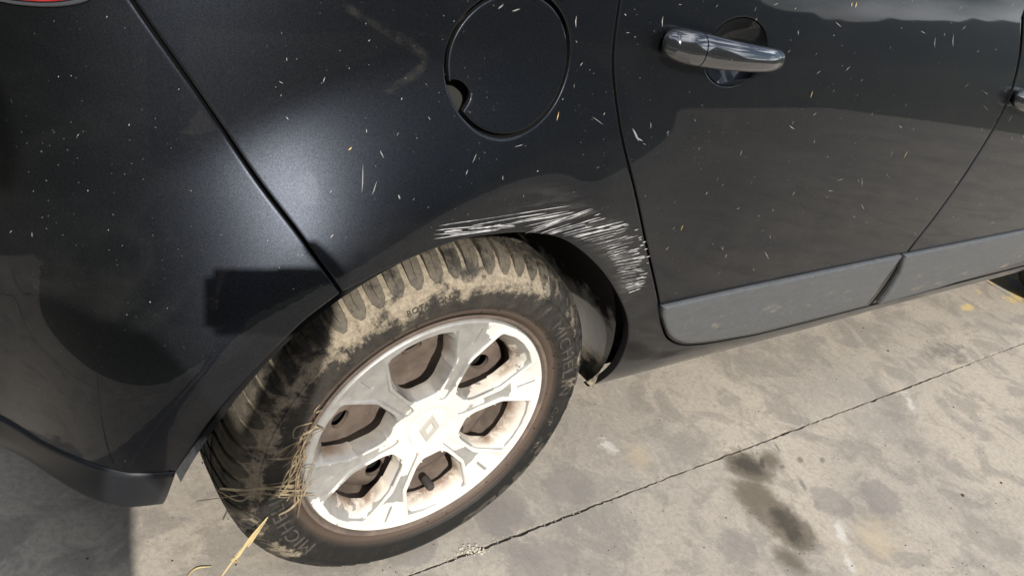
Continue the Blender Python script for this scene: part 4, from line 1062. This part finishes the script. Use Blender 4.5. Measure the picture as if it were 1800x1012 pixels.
# right hand round the end of the phone, left hand hanging
palm = pt(CAM+0.128*rt+0.030*dn-0.022*fw, .020, rw, 's')
lp = pt((-1.165, -.885, .775), .024, lw, 's')
bodym = skin('body', VS, ES, RS, 0)
SKINM = simple('skin', (0.50, 0.30, 0.21), .5); JACK = Mat('dark_jacket_cloth', Roughness=.85); JACK.set(JACK.b, Base_Color=(0.03, 0.035, 0.045), Normal=JACK.bump(JACK.noise(12, 6), .5, .02)); JACK = JACK.m
TROU = simple('blue_denim', (0.05, 0.08, 0.15), .9); SHOE = simple('brown_shoe', (0.06, 0.035, 0.02), .5)
for mm in (JACK, TROU, SKINM, SHOE): bodym.materials.append(mm)
mi = {'j': 0, 't': 1, 's': 2, 'b': 3}; VA = np.array([tuple(v) for v in VS]); RA = np.array(RS); idxs = []
for p in bodym.polygons:
    c = np.array(p.center); best = (1e9, 0)
    for a, b in ES:
        ab = VA[b]-VA[a]; t = np.clip(np.dot(c-VA[a], ab)/np.dot(ab, ab), 0, 1); d = np.linalg.norm(c-VA[a]-ab*t)-(RA[a]+(RA[b]-RA[a])*t)
        if d < best[0]: best = (d, mi[TG[a] if t < .5 else TG[b]])
    k = best[1]
    if p.center.z < .97 and k == 0 and p.center.x < -.75 and abs(p.center.x+1.0) < .17: k = 1
    idxs.append(k)
bodym.polygons.foreach_set('material_index', idxs); smooth(bodym)
body = link('body', bodym, None, per); body.location = -per.location
def hand(base, dirs, side, curl, name):
    # palm root, finger direction, sideways spread, curl direction: five separate fingers
    V = []; E = []; Rr = []
    root = len(V); V.append(Vector(base)); Rr.append(.016)
    for k, (off_, L, r_) in enumerate(((-.030, .060, .0078), (-.010, .072, .0085), (.010, .078, .0088), (.030, .070, .0085))):
        kn = len(V); V.append(Vector(base)+dirs*.035+side*off_); Rr.append(.0105); E.append((root, kn))
        p = V[kn]; d = dirs.copy()
        for q, fr in enumerate((.45, .32, .23)):
            d = (d+curl*(.45+.25*q)).normalized(); p = p+d*L*fr; V.append(p); Rr.append(r_*(1-.12*q)); E.append((len(V)-2, len(V)-1))
    th = len(V); V.append(Vector(base)-side*.034+dirs*.002+curl*.004); Rr.append(.012); E.append((root, th))
    d = (dirs*.6-side*.7+curl*.3).normalized()
    for L in (.032, .026): V.append(V[-1]+d*L); Rr.append(.0092); E.append((len(V)-2, len(V)-1)); d = (d+dirs*.5).normalized()
    o = link(name, skin(name, V, E, Rr, 0, 1), SKINM, per); smooth(o.data); o.location = -per.location
RT, DN, FW = Vector(rt), Vector(dn), Vector(fw)
hand(CAM+0.132*rt+0.030*dn-0.012*fw, (FW*.35-RT*.6-DN*.1).normalized(), DN, (-RT).normalized(), 'hand')
hand((-1.16, -.88, .76), Vector((.12, .15, -1)).normalized(), Vector((.8, -.5, 0)).normalized(), Vector((.3, .3, .1)).normalized(), 'hand')
# hair, eyes, nose, mouth, ears
hc = Vector((-1.03, -1.068, 1.578)); fd = Vector((.45, .80, -.38)).normalized(); sd = fd.cross(Vector((0, 0, 1))).normalized(); ud = sd.cross(fd)
bm = bmesh.new(); bmesh.ops.create_icosphere(bm, subdivisions=4, radius=1)
dl = []
for v in bm.verts:
    p = v.co.copy(); f_ = p.dot(Vector((0, 1, 0)))
    n_ = 1+.04*noise.noise(p*6); v.co = hc+sd*p.x*.094*n_+fd*(p.y*.104*n_-.010)+ud*(p.z*.100*n_+.010)
    if (f_ > .55 and p.z < .55) or p.z < -.45 or (f_ > .1 and p.z < 0.1): dl.append(v)
bmesh.ops.delete(bm, geom=dl, context='VERTS'); me = bpy.data.meshes.new('hair'); bm.to_mesh(me); bm.free(); smooth(me)
o = link('hair', me, simple('dark_hair', (0.02, 0.014, 0.01), .7), per); o.location = -per.location
def ball(name, c, r3, mat_):
    bm = bmesh.new(); bmesh.ops.create_icosphere(bm, subdivisions=3, radius=1)
    for v in bm.verts: p = v.co.copy(); v.co = Vector(c)+sd*p.x*r3[0]+fd*p.y*r3[1]+ud*p.z*r3[2]
    me = bpy.data.meshes.new(name); bm.to_mesh(me); bm.free(); smooth(me); o = link(name, me, mat_, per); o.location = -per.location
EYE = simple('eye_white', (.8, .8, .78), .2); LIP = simple('lips', (.42, .18, .15), .5); IRIS = simple('iris', (.05, .03, .02), .2)
for sg in (-1, 1):
    ball('eye', hc+fd*.080+sd*.031*sg+ud*.004, (.012, .010, .009), EYE); ball('iris', hc+fd*.0885+sd*.031*sg+ud*.003, (.005, .003, .005), IRIS)
    ball('ear', hc+sd*.090*sg-ud*.008-fd*.005, (.010, .018, .028), SKINM)
ball('nose', hc+fd*.090-ud*.022, (.013, .020, .022), SKINM); ball('mouth', hc+fd*.078-ud*.055, (.024, .008, .008), LIP)
